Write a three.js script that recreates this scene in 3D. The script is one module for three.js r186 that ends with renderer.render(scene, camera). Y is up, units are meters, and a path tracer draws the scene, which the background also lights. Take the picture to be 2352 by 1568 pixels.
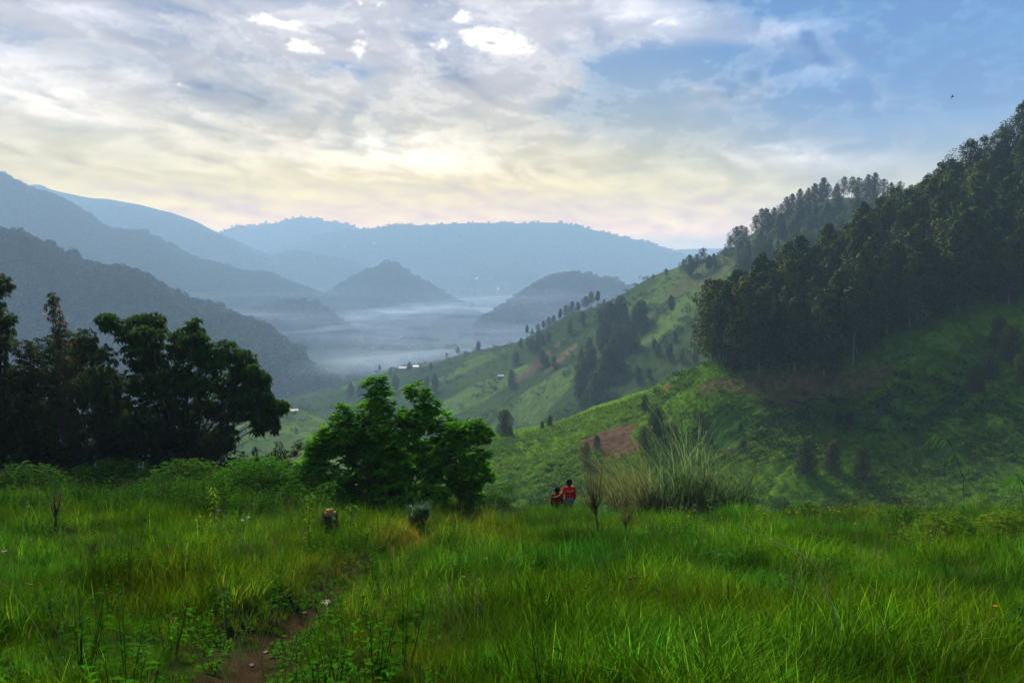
import * as THREE from 'three';
import { MarchingCubes } from 'three/addons/objects/MarchingCubes.js';

// ---------------------------------------------------------------- camera, sky, sun, air, exposure
const scene = new THREE.Scene();
const HF = Math.tan(32.5 * Math.PI / 180), PITCH = Math.atan(0.0813), EYE = 1.6;
const camera = new THREE.PerspectiveCamera(2 * Math.atan(HF * 682 / 1024) * 180 / Math.PI, 1024 / 682, 0.1, 20000);
camera.position.set(0, EYE, 0); camera.rotation.set(-PITCH, 0, 0); camera.updateMatrixWorld();
scene.add(camera);
const renderer = new THREE.WebGLRenderer({ antialias: true });
renderer.setSize(1024, 682); renderer.toneMapping = THREE.LinearToneMapping;
renderer.shadowMap.enabled = true;

const EXPO = 2.6, FOGK = 0.00026;
renderer.toneMappingExposure = EXPO;
const SUN_AZ = -15 * Math.PI / 180, SUN_EL = 32 * Math.PI / 180;
const sun = new THREE.DirectionalLight(new THREE.Color().setRGB(1.0, 0.92, 0.80), 5);
sun.position.set(Math.sin(SUN_AZ) * Math.cos(SUN_EL), Math.sin(SUN_EL), -Math.cos(SUN_AZ) * Math.cos(SUN_EL)).multiplyScalar(500);
sun.castShadow = true; sun.shadow.radius = 24; sun.shadow.mapSize.set(2048, 2048);
Object.assign(sun.shadow.camera, { left: -120, right: 120, top: 120, bottom: -120, near: 1, far: 1200 });
scene.add(sun); scene.add(sun.target);
scene.fog = new THREE.FogExp2(new THREE.Color().setRGB(0.45, 0.70, 0.97), FOGK);

// ---------------------------------------------------------------- numbers: random, noise, pixel <-> world
function rng(seed) { let a = seed >>> 0; return () => { a = (a + 0x6D2B79F5) >>> 0; let t = a; t = Math.imul(t ^ (t >>> 15), t | 1); t ^= t + Math.imul(t ^ (t >>> 7), t | 61); return ((t ^ (t >>> 14)) >>> 0) / 4294967296; }; }
const PERM = new Uint8Array(512), GX = new Float32Array(256), GY = new Float32Array(256);
{ const r = rng(77), p = [...Array(256).keys()]; for (let i = 255; i > 0; i--) { const j = Math.floor(r() * (i + 1)); [p[i], p[j]] = [p[j], p[i]]; } for (let i = 0; i < 512; i++) PERM[i] = p[i & 255]; for (let i = 0; i < 256; i++) { const a = r() * 6.2832; GX[i] = Math.cos(a); GY[i] = Math.sin(a); } }
function noise(x, y) {
  const xi = Math.floor(x), yi = Math.floor(y), fx = x - xi, fy = y - yi, X = xi & 255, Y = yi & 255;
  const u = fx * fx * fx * (fx * (fx * 6 - 15) + 10), v = fy * fy * fy * (fy * (fy * 6 - 15) + 10);
  const a = PERM[PERM[X] + Y], b = PERM[PERM[X + 1] + Y], c = PERM[PERM[X] + Y + 1], d = PERM[PERM[X + 1] + Y + 1];
  const n00 = GX[a] * fx + GY[a] * fy, n10 = GX[b] * (fx - 1) + GY[b] * fy, n01 = GX[c] * fx + GY[c] * (fy - 1), n11 = GX[d] * (fx - 1) + GY[d] * (fy - 1);
  return 1.5 * (n00 + u * (n10 - n00) + v * (n01 - n00 + u * (n00 - n10 - n01 + n11)));
}
function fbm(x, y, o = 4, g = 0.5) { let s = 0, a = 1, t = 0; for (let i = 0; i < o; i++) { s += a * noise(x, y); t += a; a *= g; x = x * 2.03 + 17.1; y = y * 2.03 - 9.7; } return s / t; }
const clamp = (x, a = 0, b = 1) => Math.min(b, Math.max(a, x)), lerp = (a, b, t) => a + (b - a) * t;
const smooth = (a, b, x) => { const t = clamp((x - a) / (b - a)); return t * t * (3 - 2 * t); };
const V = (x = 0, y = 0, z = 0) => new THREE.Vector3(x, y, z);
const PW = 2352, CX = 1176, CY = 784, F = 1176 / HF, cp = Math.cos(PITCH), sp = Math.sin(PITCH);
function ray(px, py) { const x = (px - CX) / F, y = -(py - CY) / F; return V(x, -sp + y * cp, -cp - y * sp); }
function at(px, py, d) { const r = ray(px, py); return r.multiplyScalar(d / -r.z).add(V(0, EYE, 0)); }
function proj(p) { const x = p.x, y = p.y - EYE, z = p.z, zc = -sp * y - cp * z; return [CX + F * x / zc, CY - F * (cp * y - sp * z) / zc, zc]; }

// ---------------------------------------------------------------- the sky: thin broken cloud over a low sun
function skyAt(dx, dy, dz, out) {
  const e = Math.asin(clamp(dy, -1, 1)) * 57.2958, k = 1 / (Math.max(dy, 0) + 0.13);
  const X = dx * k, Z = -dz * k, c = 0.906, s = 0.423;
  const L = X * s + Z * c, T0 = X * c - Z * s;
  const fwd = -sp * dy - cp * dz; let px = -9e3, py = -9e3, inF = 0;
  if (fwd > 0.25) { px = CX + F * dx / fwd; py = CY - F * (cp * dy - sp * dz) / fwd; inF = 1; }
  const w1 = fbm(L * 0.9 + 3, T0 * 1.6 - 4, 3), w2 = fbm(L * 0.9 + 31, T0 * 1.6 + 8, 3);
  const n1 = fbm(L * 0.8 + 0.5 * w1 + 2, T0 * 2.0 + 0.6 * w2, 6, 0.55);
  const A = Math.atan2(dx, -dz) * 9, E = e * 0.157 * 1.6;
  const n2 = 0.6 * fbm(L * 3.2 + 1.1 * w2 + 40, T0 * 5.0 + 1.1 * w1 + 11, 6, 0.6) + 0.55 * fbm(A + 0.8 * w1, E * 1.5 - 0.28 * A + 0.8 * w2 + 5, 6, 0.6);
  const n3 = fbm(A * 3.1 + 1.2 * n2 + w1, E * 5.2 - 0.9 * A - 1.2 * n2, 6, 0.62);
  // angular distance to the sun
  const cs = dx * SD.x + dy * SD.y + dz * SD.z, ang = Math.acos(clamp(cs, -1, 1)) * 57.2958;
  const jx = px + 70 * w1 + 60 * n2 + 26 * n3, jy = py + 30 * w2 + 22 * n2 + 14 * n3;
  const g = (x, y, rx, ry, rot = 0) => { if (!inF) return 0; const ca = Math.cos(rot), sa = Math.sin(rot), ux = jx - x, uy = jy - y, a = (ux * ca + uy * sa) / rx, b = (-ux * sa + uy * ca) / ry; return Math.exp(-(a * a + b * b)); };
  // how much cloud stands between: thick towards the left and the sun, thin to the right
  const az = Math.atan2(dx, -dz) * 57.2958;
  const rt = smooth(-1, 20, az) * (1 - 0.6 * smooth(50, 110, az));
  let cover = 0.84 - 1.10 * rt + (0.75 * n1 + 0.55 * n2) * (1 - 0.35 * rt);
  cover += 0.75 * g(1560, 60, 260, 50, 0.1) + 0.75 * g(1880, 130, 330, 50, 0.30) + 0.70 * g(1640, 215, 230, 46, -0.25) + 0.6 * g(2000, 240, 240, 30, 0.1) + 0.5 * g(1850, 370, 260, 40, 0.03) + 0.5 * g(2200, 330, 200, 24, 0) - 0.5 * g(1520, 290, 300, 50, 0.12) - 0.6 * g(1900, 310, 420, 36, 0.03) - 0.45 * g(2280, 120, 160, 130) - 0.4 * g(1450, 170, 150, 50, 0.3) - 0.45 * g(780, 150, 90, 26) - 0.35 * g(600, 250, 50, 30) - 0.3 * g(330, 95, 60, 20);
  cover = clamp(cover);
  const cl = smooth(0.15, 0.8, cover);
  // clear air
  const hz = Math.exp(-Math.max(e, 0) / 8);
  let r = lerp(0.06, 0.30, hz), gg = lerp(0.27, 0.48, hz), b = lerp(0.62, 0.74, hz);
  // grey cloud, darker in its thick cores
  const dk = smooth(-0.05, 0.5, n1 + 0.25 * n2) * 0.46, lt = 0.17 * n2 + 0.08 * n3;
  const cr = 0.52 - 0.22 * rt - 0.95 * dk + lt, cg = 0.57 - 0.12 * rt - 0.76 * dk + lt, cb = 0.71 - 0.50 * dk + lt * 0.8;
  r = lerp(r, cr, cl * 0.95); gg = lerp(gg, cg, cl * 0.95); b = lerp(b, cb, cl * 0.95);
  // dark cloud bellies
  const shade = 0.8 * g(330, 165, 230, 24, 0.30) + 0.75 * g(480, 240, 170, 24, 0.25) + 0.65 * g(1330, 388, 150, 20, 0.12) + 0.45 * g(720, 245, 260, 40, 0.1) + 0.3 * g(630, 410, 80, 70, 0.6) + 0.4 * g(820, 298, 110, 12, 0.05) + 0.35 * g(1700, 60, 60, 20) + 0.45 * g(1840, 140, 130, 36, 0.3) + 0.4 * g(640, 140, 190, 26, 0.1) + 0.35 * g(1200, 200, 200, 50, 0.15);
  // glow of the hidden sun through thin cloud
  let glow = 1.0 * g(1010, 368, 290, 48, 0.14) + 0.55 * g(780, 380, 260, 56, 0.05) + 0.85 * g(110, 235, 220, 42, 0.24) + 0.85 * g(370, 200, 120, 24, 0.22) + 0.6 * g(500, 268, 60, 20) + 0.5 * g(40, 150, 120, 34, 0.2) + 0.32 * g(500, 380, 500, 60) + 0.75 * g(1850, 376, 190, 30, 0.04) + 0.5 * g(1640, 415, 150, 15, 0.15) + 0.35 * g(1480, 440, 420, 30, 0.08) + 0.45 * g(180, 25, 130, 30, 0.15) + 0.4 * g(1800, 72, 120, 18) + 0.5 * g(1480, 40, 130, 28, 0.25) + 0.35 * g(1900, 170, 70, 24) + 0.2 * g(1120, 90, 260, 90);
  glow *= clamp(0.85 + 1.15 * n2 + 0.8 * n3, 0.1, 1.8);
  glow += 0.10 * Math.exp(-Math.pow(ang / 24, 2));
  glow *= clamp(1 - 1.1 * shade * (0.8 + n2));
  const wm = smooth(14, 3, e) * 0.5;
  r += glow * (0.55 + wm * 0.1); gg += glow * (0.49 + wm * 0.02); b += glow * (0.47 - wm * 0.06);
  r -= 0.20 * shade; gg -= 0.15 * shade; b -= 0.07 * shade;
  // breaks right through to the bright sky round the sun
  let br = 0.95 * g(640, 45, 100, 13, 0.22) + 0.9 * g(720, 105, 50, 14, 0.1) + 0.9 * g(830, 95, 20, 36) + 1.2 * g(1140, 95, 80, 30, 0.2) + 0.95 * g(1055, 30, 20, 18) + 0.6 * g(1010, 110, 24, 14) + 0.55 * g(845, 5, 50, 10) + 0.4 * g(1510, 55, 50, 12) + 0.42 * g(150, 235, 100, 20) + 0.4 * g(400, 205, 70, 12, 0.25);
  const n4 = fbm(A * 7 + 2 * n3 + 9, E * 11 - 2 * A - 2 * n3, 5, 0.62);
  br = smooth(0.22, 1.0, br * (1 + 1.2 * n2 + 1.5 * n3 + 1.6 * n4)); br += 0.25 * smooth(0.15, 0.5, n2 + 0.5 * n3) * Math.exp(-Math.pow(ang / 16, 2));
  br = clamp(br); r = lerp(r, 1.3, br); gg = lerp(gg, 1.26, br); b = lerp(b, 1.2, br);
  // bright rims where cloud thins
  const rim = smooth(-0.02, 0.07, n2 + 0.25 * n4) * smooth(0.28, 0.08, n2 + 0.25 * n4) * Math.exp(-Math.pow(ang / 34, 2)) * 0.2 * (0.6 + n4); r += rim; gg += rim * 0.94; b += rim * 0.8;
  // warm low air towards the sunrise
  const toSun = Math.exp(-Math.pow(az / 70, 2)), low = Math.exp(-Math.pow(Math.max(e, 0) / (10.5 - 3.6 * smooth(8, 24, az)), 2.4)) * (0.35 + 0.65 * toSun);
  const lf = clamp(1.0 * low);
  r = lerp(r, 0.745 + 0.3 * n2, lf); gg = lerp(gg, 0.715 + 0.28 * n2, lf); b = lerp(b, 0.52 + 0.24 * n2, lf);
  // r, g, b is the sky as it looks through the valley's haze; the bare sky behind that haze is brighter and warmer low down
  const T = Math.exp(-FOGK * Math.min(485 / Math.max(dy, 0.02), 9000)), H = (1 - T) * (0.45 + 0.55 * toSun);
  out[0] = Math.max((r - H * 0.295) / T, 0.05) / EXPO; out[1] = Math.max((gg - H * 0.57) / T, 0.06) / EXPO; out[2] = Math.max((b - H * 0.92) / T, 0.06) / EXPO;
}
const SD = new THREE.Vector3(-0.1, 0.34, -0.93).normalize();
{
  const W = 4096, Hh = 2048, data = new Float32Array(W * Hh * 4), o = [0, 0, 0];
  for (let j = 0; j < Hh; j++) {
    const el = ((j + 0.5) / Hh - 0.5) * Math.PI, ce = Math.cos(el), se = Math.sin(el);
    for (let i = 0; i < W; i++) {
      const q = (j * W + i) * 4; data[q + 3] = 1;
      if (el < -0.02) { data[q] = 0.05; data[q + 1] = 0.07; data[q + 2] = 0.06; continue; }
      const ph = ((i + 0.5) / W - 0.5) * 2 * Math.PI;
      const ahead = -Math.sin(ph) * ce > 0.5 && el < 0.75, step = ahead ? 1 : 4;
      if (step > 1 && (i % 4 || j % 4)) { const q2 = ((j - j % 4) * W + (i - i % 4)) * 4; if (data[q2 + 2] > 0.0601) { data[q] = data[q2]; data[q + 1] = data[q2 + 1]; data[q + 2] = data[q2 + 2]; continue; } }
      skyAt(Math.cos(ph) * ce, se, Math.sin(ph) * ce, o);
      data[q] = o[0] ; data[q + 1] = o[1]; data[q + 2] = o[2];
    }
  }
  const tex = new THREE.DataTexture(data, W, Hh, THREE.RGBAFormat, THREE.FloatType);
  tex.mapping = THREE.EquirectangularReflectionMapping; tex.magFilter = THREE.LinearFilter; tex.needsUpdate = true;
  scene.background = tex; scene.environment = tex;
}

// ---------------------------------------------------------------- naming
const USED = {};
function numbered(n) { const k = USED[n] = (USED[n] ?? -1) + 1; return k ? `${n}_${String(k).padStart(3, '0')}` : n; }
function tag(o, label, category, group) { o.userData = { ...o.userData, label, category }; if (group) o.userData.group = group; return o; }
function thing(name, label, category, pos, turn = 0, group) { const o = new THREE.Group(); o.name = numbered(name); o.position.copy(pos); o.rotation.y = turn; scene.add(o); return tag(o, label, category, group); }
function mesh(name, geo, mat, parent = scene) { const m = new THREE.Mesh(geo, mat); m.name = parent === scene ? numbered(name) : name; m.castShadow = m.receiveShadow = true; parent.add(m); return m; }
function structure(name, label, geo, mat) { const m = mesh(name, geo, mat); m.userData = { kind: 'structure', label }; return m; }
function stuff(name, label, geo, mat, items, parent = scene) { // many uncountable copies of one small geometry: items are [matrix, [r, g, b]]
  const m = new THREE.InstancedMesh(geo, mat, items.length); m.name = numbered(name); const c = new THREE.Color();
  items.forEach(([mt, col], i) => { m.setMatrixAt(i, mt); m.setColorAt(i, c.setRGB(...col)); });
  m.userData = { kind: 'stuff', label }; m.castShadow = m.receiveShadow = true; parent.add(m); return m;
}
const M4 = (p, yaw, sx, sy = sx, tx = 0, tz = 0) => new THREE.Matrix4().compose(p, new THREE.Quaternion().setFromEuler(new THREE.Euler(tx, yaw, tz, 'YXZ')), V(sx, sy, sx));

// ---------------------------------------------------------------- geometry builder
class GB {
  constructor() { this.p = []; this.n = []; this.c = []; this.i = []; }
  v(x, y, z, nx, ny, nz, c) { this.p.push(x, y, z); this.n.push(nx, ny, nz); this.c.push(c[0], c[1], c[2]); return this.p.length / 3 - 1; }
  geo() {
    const g = new THREE.BufferGeometry(); g.setAttribute('position', new THREE.Float32BufferAttribute(this.p, 3)); g.setAttribute('normal', new THREE.Float32BufferAttribute(this.n, 3)); g.setAttribute('color', new THREE.Float32BufferAttribute(this.c, 3)); g.setIndex(this.i); return g;
  }
  // one leaf: four faces folded along the midrib; soft bends its shading towards the outside of the crown
  leaf(o, dir, up, len, wid, col, soft, out, droop = 0.25) {
    const d = T1.copy(dir).normalize(), s = T2.crossVectors(d, up).normalize(), u = T3.crossVectors(s, d);
    const w = wid / 2, pt = (a, b, h) => [o.x + d.x * a + s.x * b + u.x * h, o.y + d.y * a + s.y * b + u.y * h - droop * a * a / len, o.z + d.z * a + s.z * b + u.z * h];
    const nn = k => { const x = u.x + s.x * k, y = u.y + s.y * k, z = u.z + s.z * k; if (!soft) return [x, y, z]; const q = [lerp(x, out.x, soft), lerp(y, out.y, soft), lerp(z, out.z, soft)], l = Math.hypot(...q) || 1; return [q[0] / l, q[1] / l, q[2] / l]; };
    const A = pt(0, 0, 0), B = pt(len * 0.45, w, w * 0.3), C = pt(len * 0.5, 0, 0), D = pt(len * 0.45, -w, w * 0.3), E = pt(len, 0, 0), L = nn(-0.3), R = nn(0.3), N = nn(0);
    const a = this.v(...A, ...N, col), b = this.v(...B, ...L, col), c = this.v(...C, ...N, col), e = this.v(...D, ...R, col), t = this.v(...E, ...N, col);
    this.i.push(a, b, c, a, c, e, b, t, c, c, t, e);
  }
  // flat leaf clump card for far trees (two faces)
  card(o, d, s, len, wid, col, nrm) {
    const a = this.v(o.x, o.y, o.z, nrm.x, nrm.y, nrm.z, col), b = this.v(o.x + d.x * len * 0.5 + s.x * wid * 0.5, o.y + d.y * len * 0.5 + s.y * wid * 0.5, o.z + d.z * len * 0.5 + s.z * wid * 0.5, nrm.x, nrm.y, nrm.z, col);
    const t = this.v(o.x + d.x * len, o.y + d.y * len, o.z + d.z * len, nrm.x, nrm.y, nrm.z, col), e = this.v(o.x + d.x * len * 0.45 - s.x * wid * 0.5, o.y + d.y * len * 0.45 - s.y * wid * 0.5, o.z + d.z * len * 0.45 - s.z * wid * 0.5, nrm.x, nrm.y, nrm.z, col);
    this.i.push(a, b, t, a, t, e);
  }
  // tapered tube through points
  tube(pts, r0, r1, k, col, rough = 0, R = null) {
    const n = pts.length; let prev = -1; const ref = Math.abs(pts[n - 1].y - pts[0].y) > 0.7 * pts[n - 1].distanceTo(pts[0]) ? V(1, 0, 0) : V(0, 1, 0);
    for (let i = 0; i < n; i++) {
      const d = V().subVectors(pts[Math.min(i + 1, n - 1)], pts[Math.max(i - 1, 0)]).normalize(), s = V().crossVectors(d, ref).normalize(), u = V().crossVectors(s, d), r = lerp(r0, r1, i / (n - 1)), base = this.p.length / 3;
      for (let j = 0; j < k; j++) { const a = j / k * 6.2832, x = Math.cos(a), y = Math.sin(a), rr = r * (1 + (R ? (R() - 0.5) * rough : 0)); this.v(pts[i].x + (s.x * x + u.x * y) * rr, pts[i].y + (s.y * x + u.y * y) * rr, pts[i].z + (s.z * x + u.z * y) * rr, s.x * x + u.x * y, s.y * x + u.y * y, s.z * x + u.z * y, col); }
      if (prev >= 0) for (let j = 0; j < k; j++) { const j2 = (j + 1) % k; this.i.push(prev + j, base + j, prev + j2, prev + j2, base + j, base + j2); }
      prev = base;
    }
  }
  // a grass blade: tapered strip bending along lean
  blade(o, yaw, h, w, lean, col, colTip, upN = 0.5, seg = 3) {
    const cx = Math.cos(yaw), cz = Math.sin(yaw), sx = -cz, sz = cx; let last = null;
    for (let i = 0; i <= seg; i++) {
      const t = i / seg, f = lean * t * t, x = o.x + cx * f * h, z = o.z + cz * f * h, y = o.y + h * t * (1 - 0.32 * lean * lean * t), ww = w * 0.5 * (1 - t * 0.92) * (i ? 1 : 0.8);
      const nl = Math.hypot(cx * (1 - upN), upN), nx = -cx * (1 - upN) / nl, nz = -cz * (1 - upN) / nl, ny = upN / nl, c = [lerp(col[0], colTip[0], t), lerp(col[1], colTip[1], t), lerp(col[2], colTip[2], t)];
      const a = this.v(x + sx * ww, y, z + sz * ww, nx, ny, nz, c), b = this.v(x - sx * ww, y, z - sz * ww, nx, ny, nz, c);
      if (last) this.i.push(last[0], last[1], a, a, last[1], b);
      last = [a, b];
    }
  }
}
const T1 = V(), T2 = V(), T3 = V();

// ---------------------------------------------------------------- materials
function leafMat(tr = 0.35, rough = 0.75, spec = 0.06, ior = 1.0) { const m = new THREE.MeshPhysicalMaterial({ color: 0xffffff, vertexColors: true, roughness: rough, transmission: tr, thickness: 0, side: THREE.DoubleSide, specularIntensity: spec, ior }); return m; }
const LEAF = leafMat(0.5, 1, 0.03), GRASS = leafMat(0.5, 1, 0.03), FARLEAF = new THREE.MeshPhysicalMaterial({ vertexColors: true, roughness: 1, ior: 1.0, side: THREE.DoubleSide });
FARLEAF.name = 'far foliage';
const BARK = new THREE.MeshPhysicalMaterial({ vertexColors: true, roughness: 0.95, ior: 1.1 });
function groundTex(seed, lo, hi, n = 512, f = 6, g = 0.62) {
  const d = new Uint8Array(n * n * 4), r = rng(seed), ox = r() * 100, oy = r() * 100;
  for (let j = 0; j < n; j++) for (let i = 0; i < n; i++) {
    const u = i / n, v = j / n, bl = (a, b) => fbm(a * f + ox, b * f + oy, 6, g);
    const wu = smooth(0.8, 1, u), wv = smooth(0.8, 1, v); // blended so that it tiles
    const s = lerp(lerp(bl(u, v), bl(u - 1, v), wu), lerp(bl(u, v - 1), bl(u - 1, v - 1), wu), wv), t = clamp(0.5 + 0.9 * s);
    for (let k = 0; k < 3; k++) d[(j * n + i) * 4 + k] = 255 * Math.pow(lerp(lo[k], hi[k], t), 1 / 2.2); d[(j * n + i) * 4 + 3] = 255;
  }
  const t = new THREE.DataTexture(d, n, n); t.colorSpace = THREE.SRGBColorSpace; t.wrapS = t.wrapT = THREE.RepeatWrapping; t.magFilter = THREE.LinearFilter; t.minFilter = THREE.LinearMipmapLinearFilter; t.needsUpdate = true; return t;
}
const MOTTLE = groundTex(5, [0.42, 0.42, 0.42], [1, 1, 1]);
const hillMat = (tint = [1, 1, 1], bump = 0) => { const m = new THREE.MeshPhysicalMaterial({ vertexColors: true, roughness: 1, ior: 1.0, map: MOTTLE, color: new THREE.Color().setRGB(...tint) }); if (bump) { m.bumpMap = MOTTLE; m.bumpScale = bump; } return m; };

// ---------------------------------------------------------------- hills: solid slopes spread between rows of points, foot to ridge, with a far side
function along(row) { // smooth curve through [px, py, d] read at any px
  const n = row.length;
  return px => {
    if (px <= row[0][0]) return [row[0][1], row[0][2]]; if (px >= row[n - 1][0]) return [row[n - 1][1], row[n - 1][2]];
    let i = 0; while (row[i + 1][0] < px) i++;
    const a = row[i], b = row[i + 1], p = row[Math.max(i - 1, 0)], q = row[Math.min(i + 2, n - 1)], t = (px - a[0]) / (b[0] - a[0]), w = b[0] - a[0];
    return [1, 2].map(k => { let m0 = (b[k] - p[k]) / Math.max(b[0] - p[0], 1) * w, m1 = (q[k] - a[k]) / Math.max(q[0] - a[0], 1) * w; const dl = b[k] - a[k]; m0 = dl * m0 <= 0 ? 0 : Math.sign(dl) * Math.min(Math.abs(m0), 3 * Math.abs(dl)); m1 = dl * m1 <= 0 ? 0 : Math.sign(dl) * Math.min(Math.abs(m1), 3 * Math.abs(dl)); const t2 = t * t, t3 = t2 * t; return a[k] * (2 * t3 - 3 * t2 + 1) + m0 * (t3 - 2 * t2 + t) + b[k] * (3 * t2 - 2 * t3) + m1 * (t3 - t2); });
  };
}
function hill(name, label, rows, { nu = 160, nv = 60, amp = 4, freq = 0.01, drop = 0.5, uv = 40, color, tint = [1, 1, 1], bump = 0, rough = 0, sc = 1 }) {
  rows = rows.map(r => r.map(([x, y, d]) => [x, y, d * sc])); amp *= sc; freq /= sc;
  rows.unshift(rows[0].map(([x, y, d]) => [x, y + 60, d * 0.93]));
  const x0 = rows.at(-1)[0][0], x1 = rows.at(-1).at(-1)[0], cs = rows.map(along), nr = rows.length;
  const cols = [];
  for (let i = 0; i <= nu; i++) {
    const px = lerp(x0, x1, i / nu), c = cs.map(f => { const [y, d] = f(px); return at(px, y, d); });
    const top = c[nr - 1], back = V(top.x * 1.12, top.y - Math.abs(top.z) * 0.12 * drop, top.z * 1.12), back2 = V(top.x * 1.35, top.y - Math.abs(top.z) * 0.35 * drop - 60, top.z * 1.35);
    cols.push([...c, back, back2]);
  }
  const pt = (u, v) => { // v: 0 foot .. 1 ridge .. beyond
    const fi = clamp(u) * nu, i = Math.min(Math.floor(fi), nu - 1), tu = fi - i, fr = v * (nr - 1), r = Math.min(Math.floor(fr), nr), t = fr - r;
    const cr = c => { const p = c[Math.max(r - 1, 0)], a = c[r], b = c[r + 1], q = c[Math.min(r + 2, nr + 1)]; return ['x', 'y', 'z'].map(k => 0.5 * (2 * a[k] + (b[k] - p[k]) * t + (2 * p[k] - 5 * a[k] + 4 * b[k] - q[k]) * t * t + (3 * a[k] - p[k] - 3 * b[k] + q[k]) * t * t * t)); };
    const A = cr(cols[i]), B = cr(cols[i + 1]), P = V(lerp(A[0], B[0], tu), lerp(A[1], B[1], tu), lerp(A[2], B[2], tu));
    P.y += amp * fbm(P.x * freq + 7.3, P.z * freq - 2.2, 4) + rough * fbm(P.x * freq * 9, P.z * freq * 9, 3);
    return P;
  };
  const vMax = (nr + 1) / (nr - 1) - 1e-6, nb = 10, pos = [], uvs = [], idx = [], col = [], N = nv + nb;
  for (let j = 0; j <= N; j++) for (let i = 0; i <= nu; i++) {
    const v = j <= nv ? j / nv : lerp(1, vMax, (j - nv) / nb), P = pt(i / nu, v); pos.push(P.x, P.y, P.z); uvs.push(P.x / uv, (P.z + P.y) / uv);
    const c = color(P); col.push(c[0], c[1], c[2]);
    if (i < nu && j < N) { const a = j * (nu + 1) + i, b = a + 1, d = a + nu + 1, e = d + 1; idx.push(a, b, e, a, e, d); }
  }
  const g = new THREE.BufferGeometry(); g.setAttribute('position', new THREE.Float32BufferAttribute(pos, 3)); g.setAttribute('uv', new THREE.Float32BufferAttribute(uvs, 2)); g.setAttribute('color', new THREE.Float32BufferAttribute(col, 3)); g.setIndex(idx); g.computeVertexNormals();
  const m = structure(name, label, g, hillMat(tint, bump)); m.updateMatrixWorld();
  const caster = new THREE.Raycaster();
  return { mesh: m, pt, hit(px, py) { caster.set(V(0, EYE, 0), ray(px, py).normalize()); m.material.side = THREE.DoubleSide; const h = caster.intersectObject(m)[0]; m.material.side = THREE.FrontSide; return h ? h.point : null; } };
}
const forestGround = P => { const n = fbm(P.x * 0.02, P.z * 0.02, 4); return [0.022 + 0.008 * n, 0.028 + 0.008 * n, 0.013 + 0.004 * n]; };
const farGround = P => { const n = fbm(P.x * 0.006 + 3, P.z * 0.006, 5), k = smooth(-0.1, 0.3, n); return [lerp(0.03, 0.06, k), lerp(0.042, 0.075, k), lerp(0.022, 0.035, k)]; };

// a floor for the valley that reaches the horizon
{
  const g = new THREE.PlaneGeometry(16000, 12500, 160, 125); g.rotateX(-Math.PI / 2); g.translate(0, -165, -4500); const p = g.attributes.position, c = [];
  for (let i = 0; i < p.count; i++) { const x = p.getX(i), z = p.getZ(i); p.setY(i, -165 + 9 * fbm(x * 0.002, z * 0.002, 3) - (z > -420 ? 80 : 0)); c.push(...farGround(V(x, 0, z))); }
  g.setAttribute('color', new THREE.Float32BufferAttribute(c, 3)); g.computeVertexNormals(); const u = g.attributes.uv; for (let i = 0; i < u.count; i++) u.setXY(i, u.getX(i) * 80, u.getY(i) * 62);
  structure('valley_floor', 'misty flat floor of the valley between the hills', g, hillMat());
}
const FAR = {};
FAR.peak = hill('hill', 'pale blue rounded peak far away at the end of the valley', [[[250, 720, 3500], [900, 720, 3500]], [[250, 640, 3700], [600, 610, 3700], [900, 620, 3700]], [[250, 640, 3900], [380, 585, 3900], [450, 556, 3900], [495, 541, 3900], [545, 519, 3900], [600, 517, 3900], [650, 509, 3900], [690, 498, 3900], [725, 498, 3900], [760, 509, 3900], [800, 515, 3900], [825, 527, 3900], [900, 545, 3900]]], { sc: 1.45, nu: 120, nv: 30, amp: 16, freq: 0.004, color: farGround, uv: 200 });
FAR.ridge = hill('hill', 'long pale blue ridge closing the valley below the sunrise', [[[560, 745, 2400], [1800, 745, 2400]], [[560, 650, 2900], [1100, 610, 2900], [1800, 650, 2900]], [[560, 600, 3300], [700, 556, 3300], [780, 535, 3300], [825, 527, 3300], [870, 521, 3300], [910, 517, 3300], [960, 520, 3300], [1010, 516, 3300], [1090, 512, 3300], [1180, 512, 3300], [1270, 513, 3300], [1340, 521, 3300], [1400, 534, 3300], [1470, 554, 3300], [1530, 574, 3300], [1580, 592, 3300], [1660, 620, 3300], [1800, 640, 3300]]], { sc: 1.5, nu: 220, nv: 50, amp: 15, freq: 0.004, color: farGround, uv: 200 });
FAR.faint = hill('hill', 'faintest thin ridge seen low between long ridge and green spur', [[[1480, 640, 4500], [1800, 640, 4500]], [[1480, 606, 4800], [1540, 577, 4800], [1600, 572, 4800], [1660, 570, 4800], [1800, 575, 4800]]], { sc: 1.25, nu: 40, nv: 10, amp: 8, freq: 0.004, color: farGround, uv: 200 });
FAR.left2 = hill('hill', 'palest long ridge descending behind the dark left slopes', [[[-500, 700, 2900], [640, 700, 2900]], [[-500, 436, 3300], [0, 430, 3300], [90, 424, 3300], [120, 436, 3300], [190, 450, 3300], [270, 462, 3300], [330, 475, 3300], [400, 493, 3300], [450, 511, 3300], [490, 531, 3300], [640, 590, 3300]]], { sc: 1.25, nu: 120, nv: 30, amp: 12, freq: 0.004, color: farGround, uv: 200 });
FAR.left1 = hill('hill', 'pale blue wooded ridge second furthest on the left', [[[-500, 760, 2200], [800, 760, 2200]], [[-500, 470, 2600], [100, 468, 2600], [180, 465, 2600], [260, 475, 2600], [330, 492, 2600], [400, 517, 2600], [470, 541, 2600], [540, 562, 2600], [600, 590, 2600], [650, 625, 2600], [720, 665, 2600], [800, 690, 2600]]], { sc: 1.5, nu: 140, nv: 40, amp: 12, freq: 0.005, color: farGround, uv: 200 });
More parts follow.
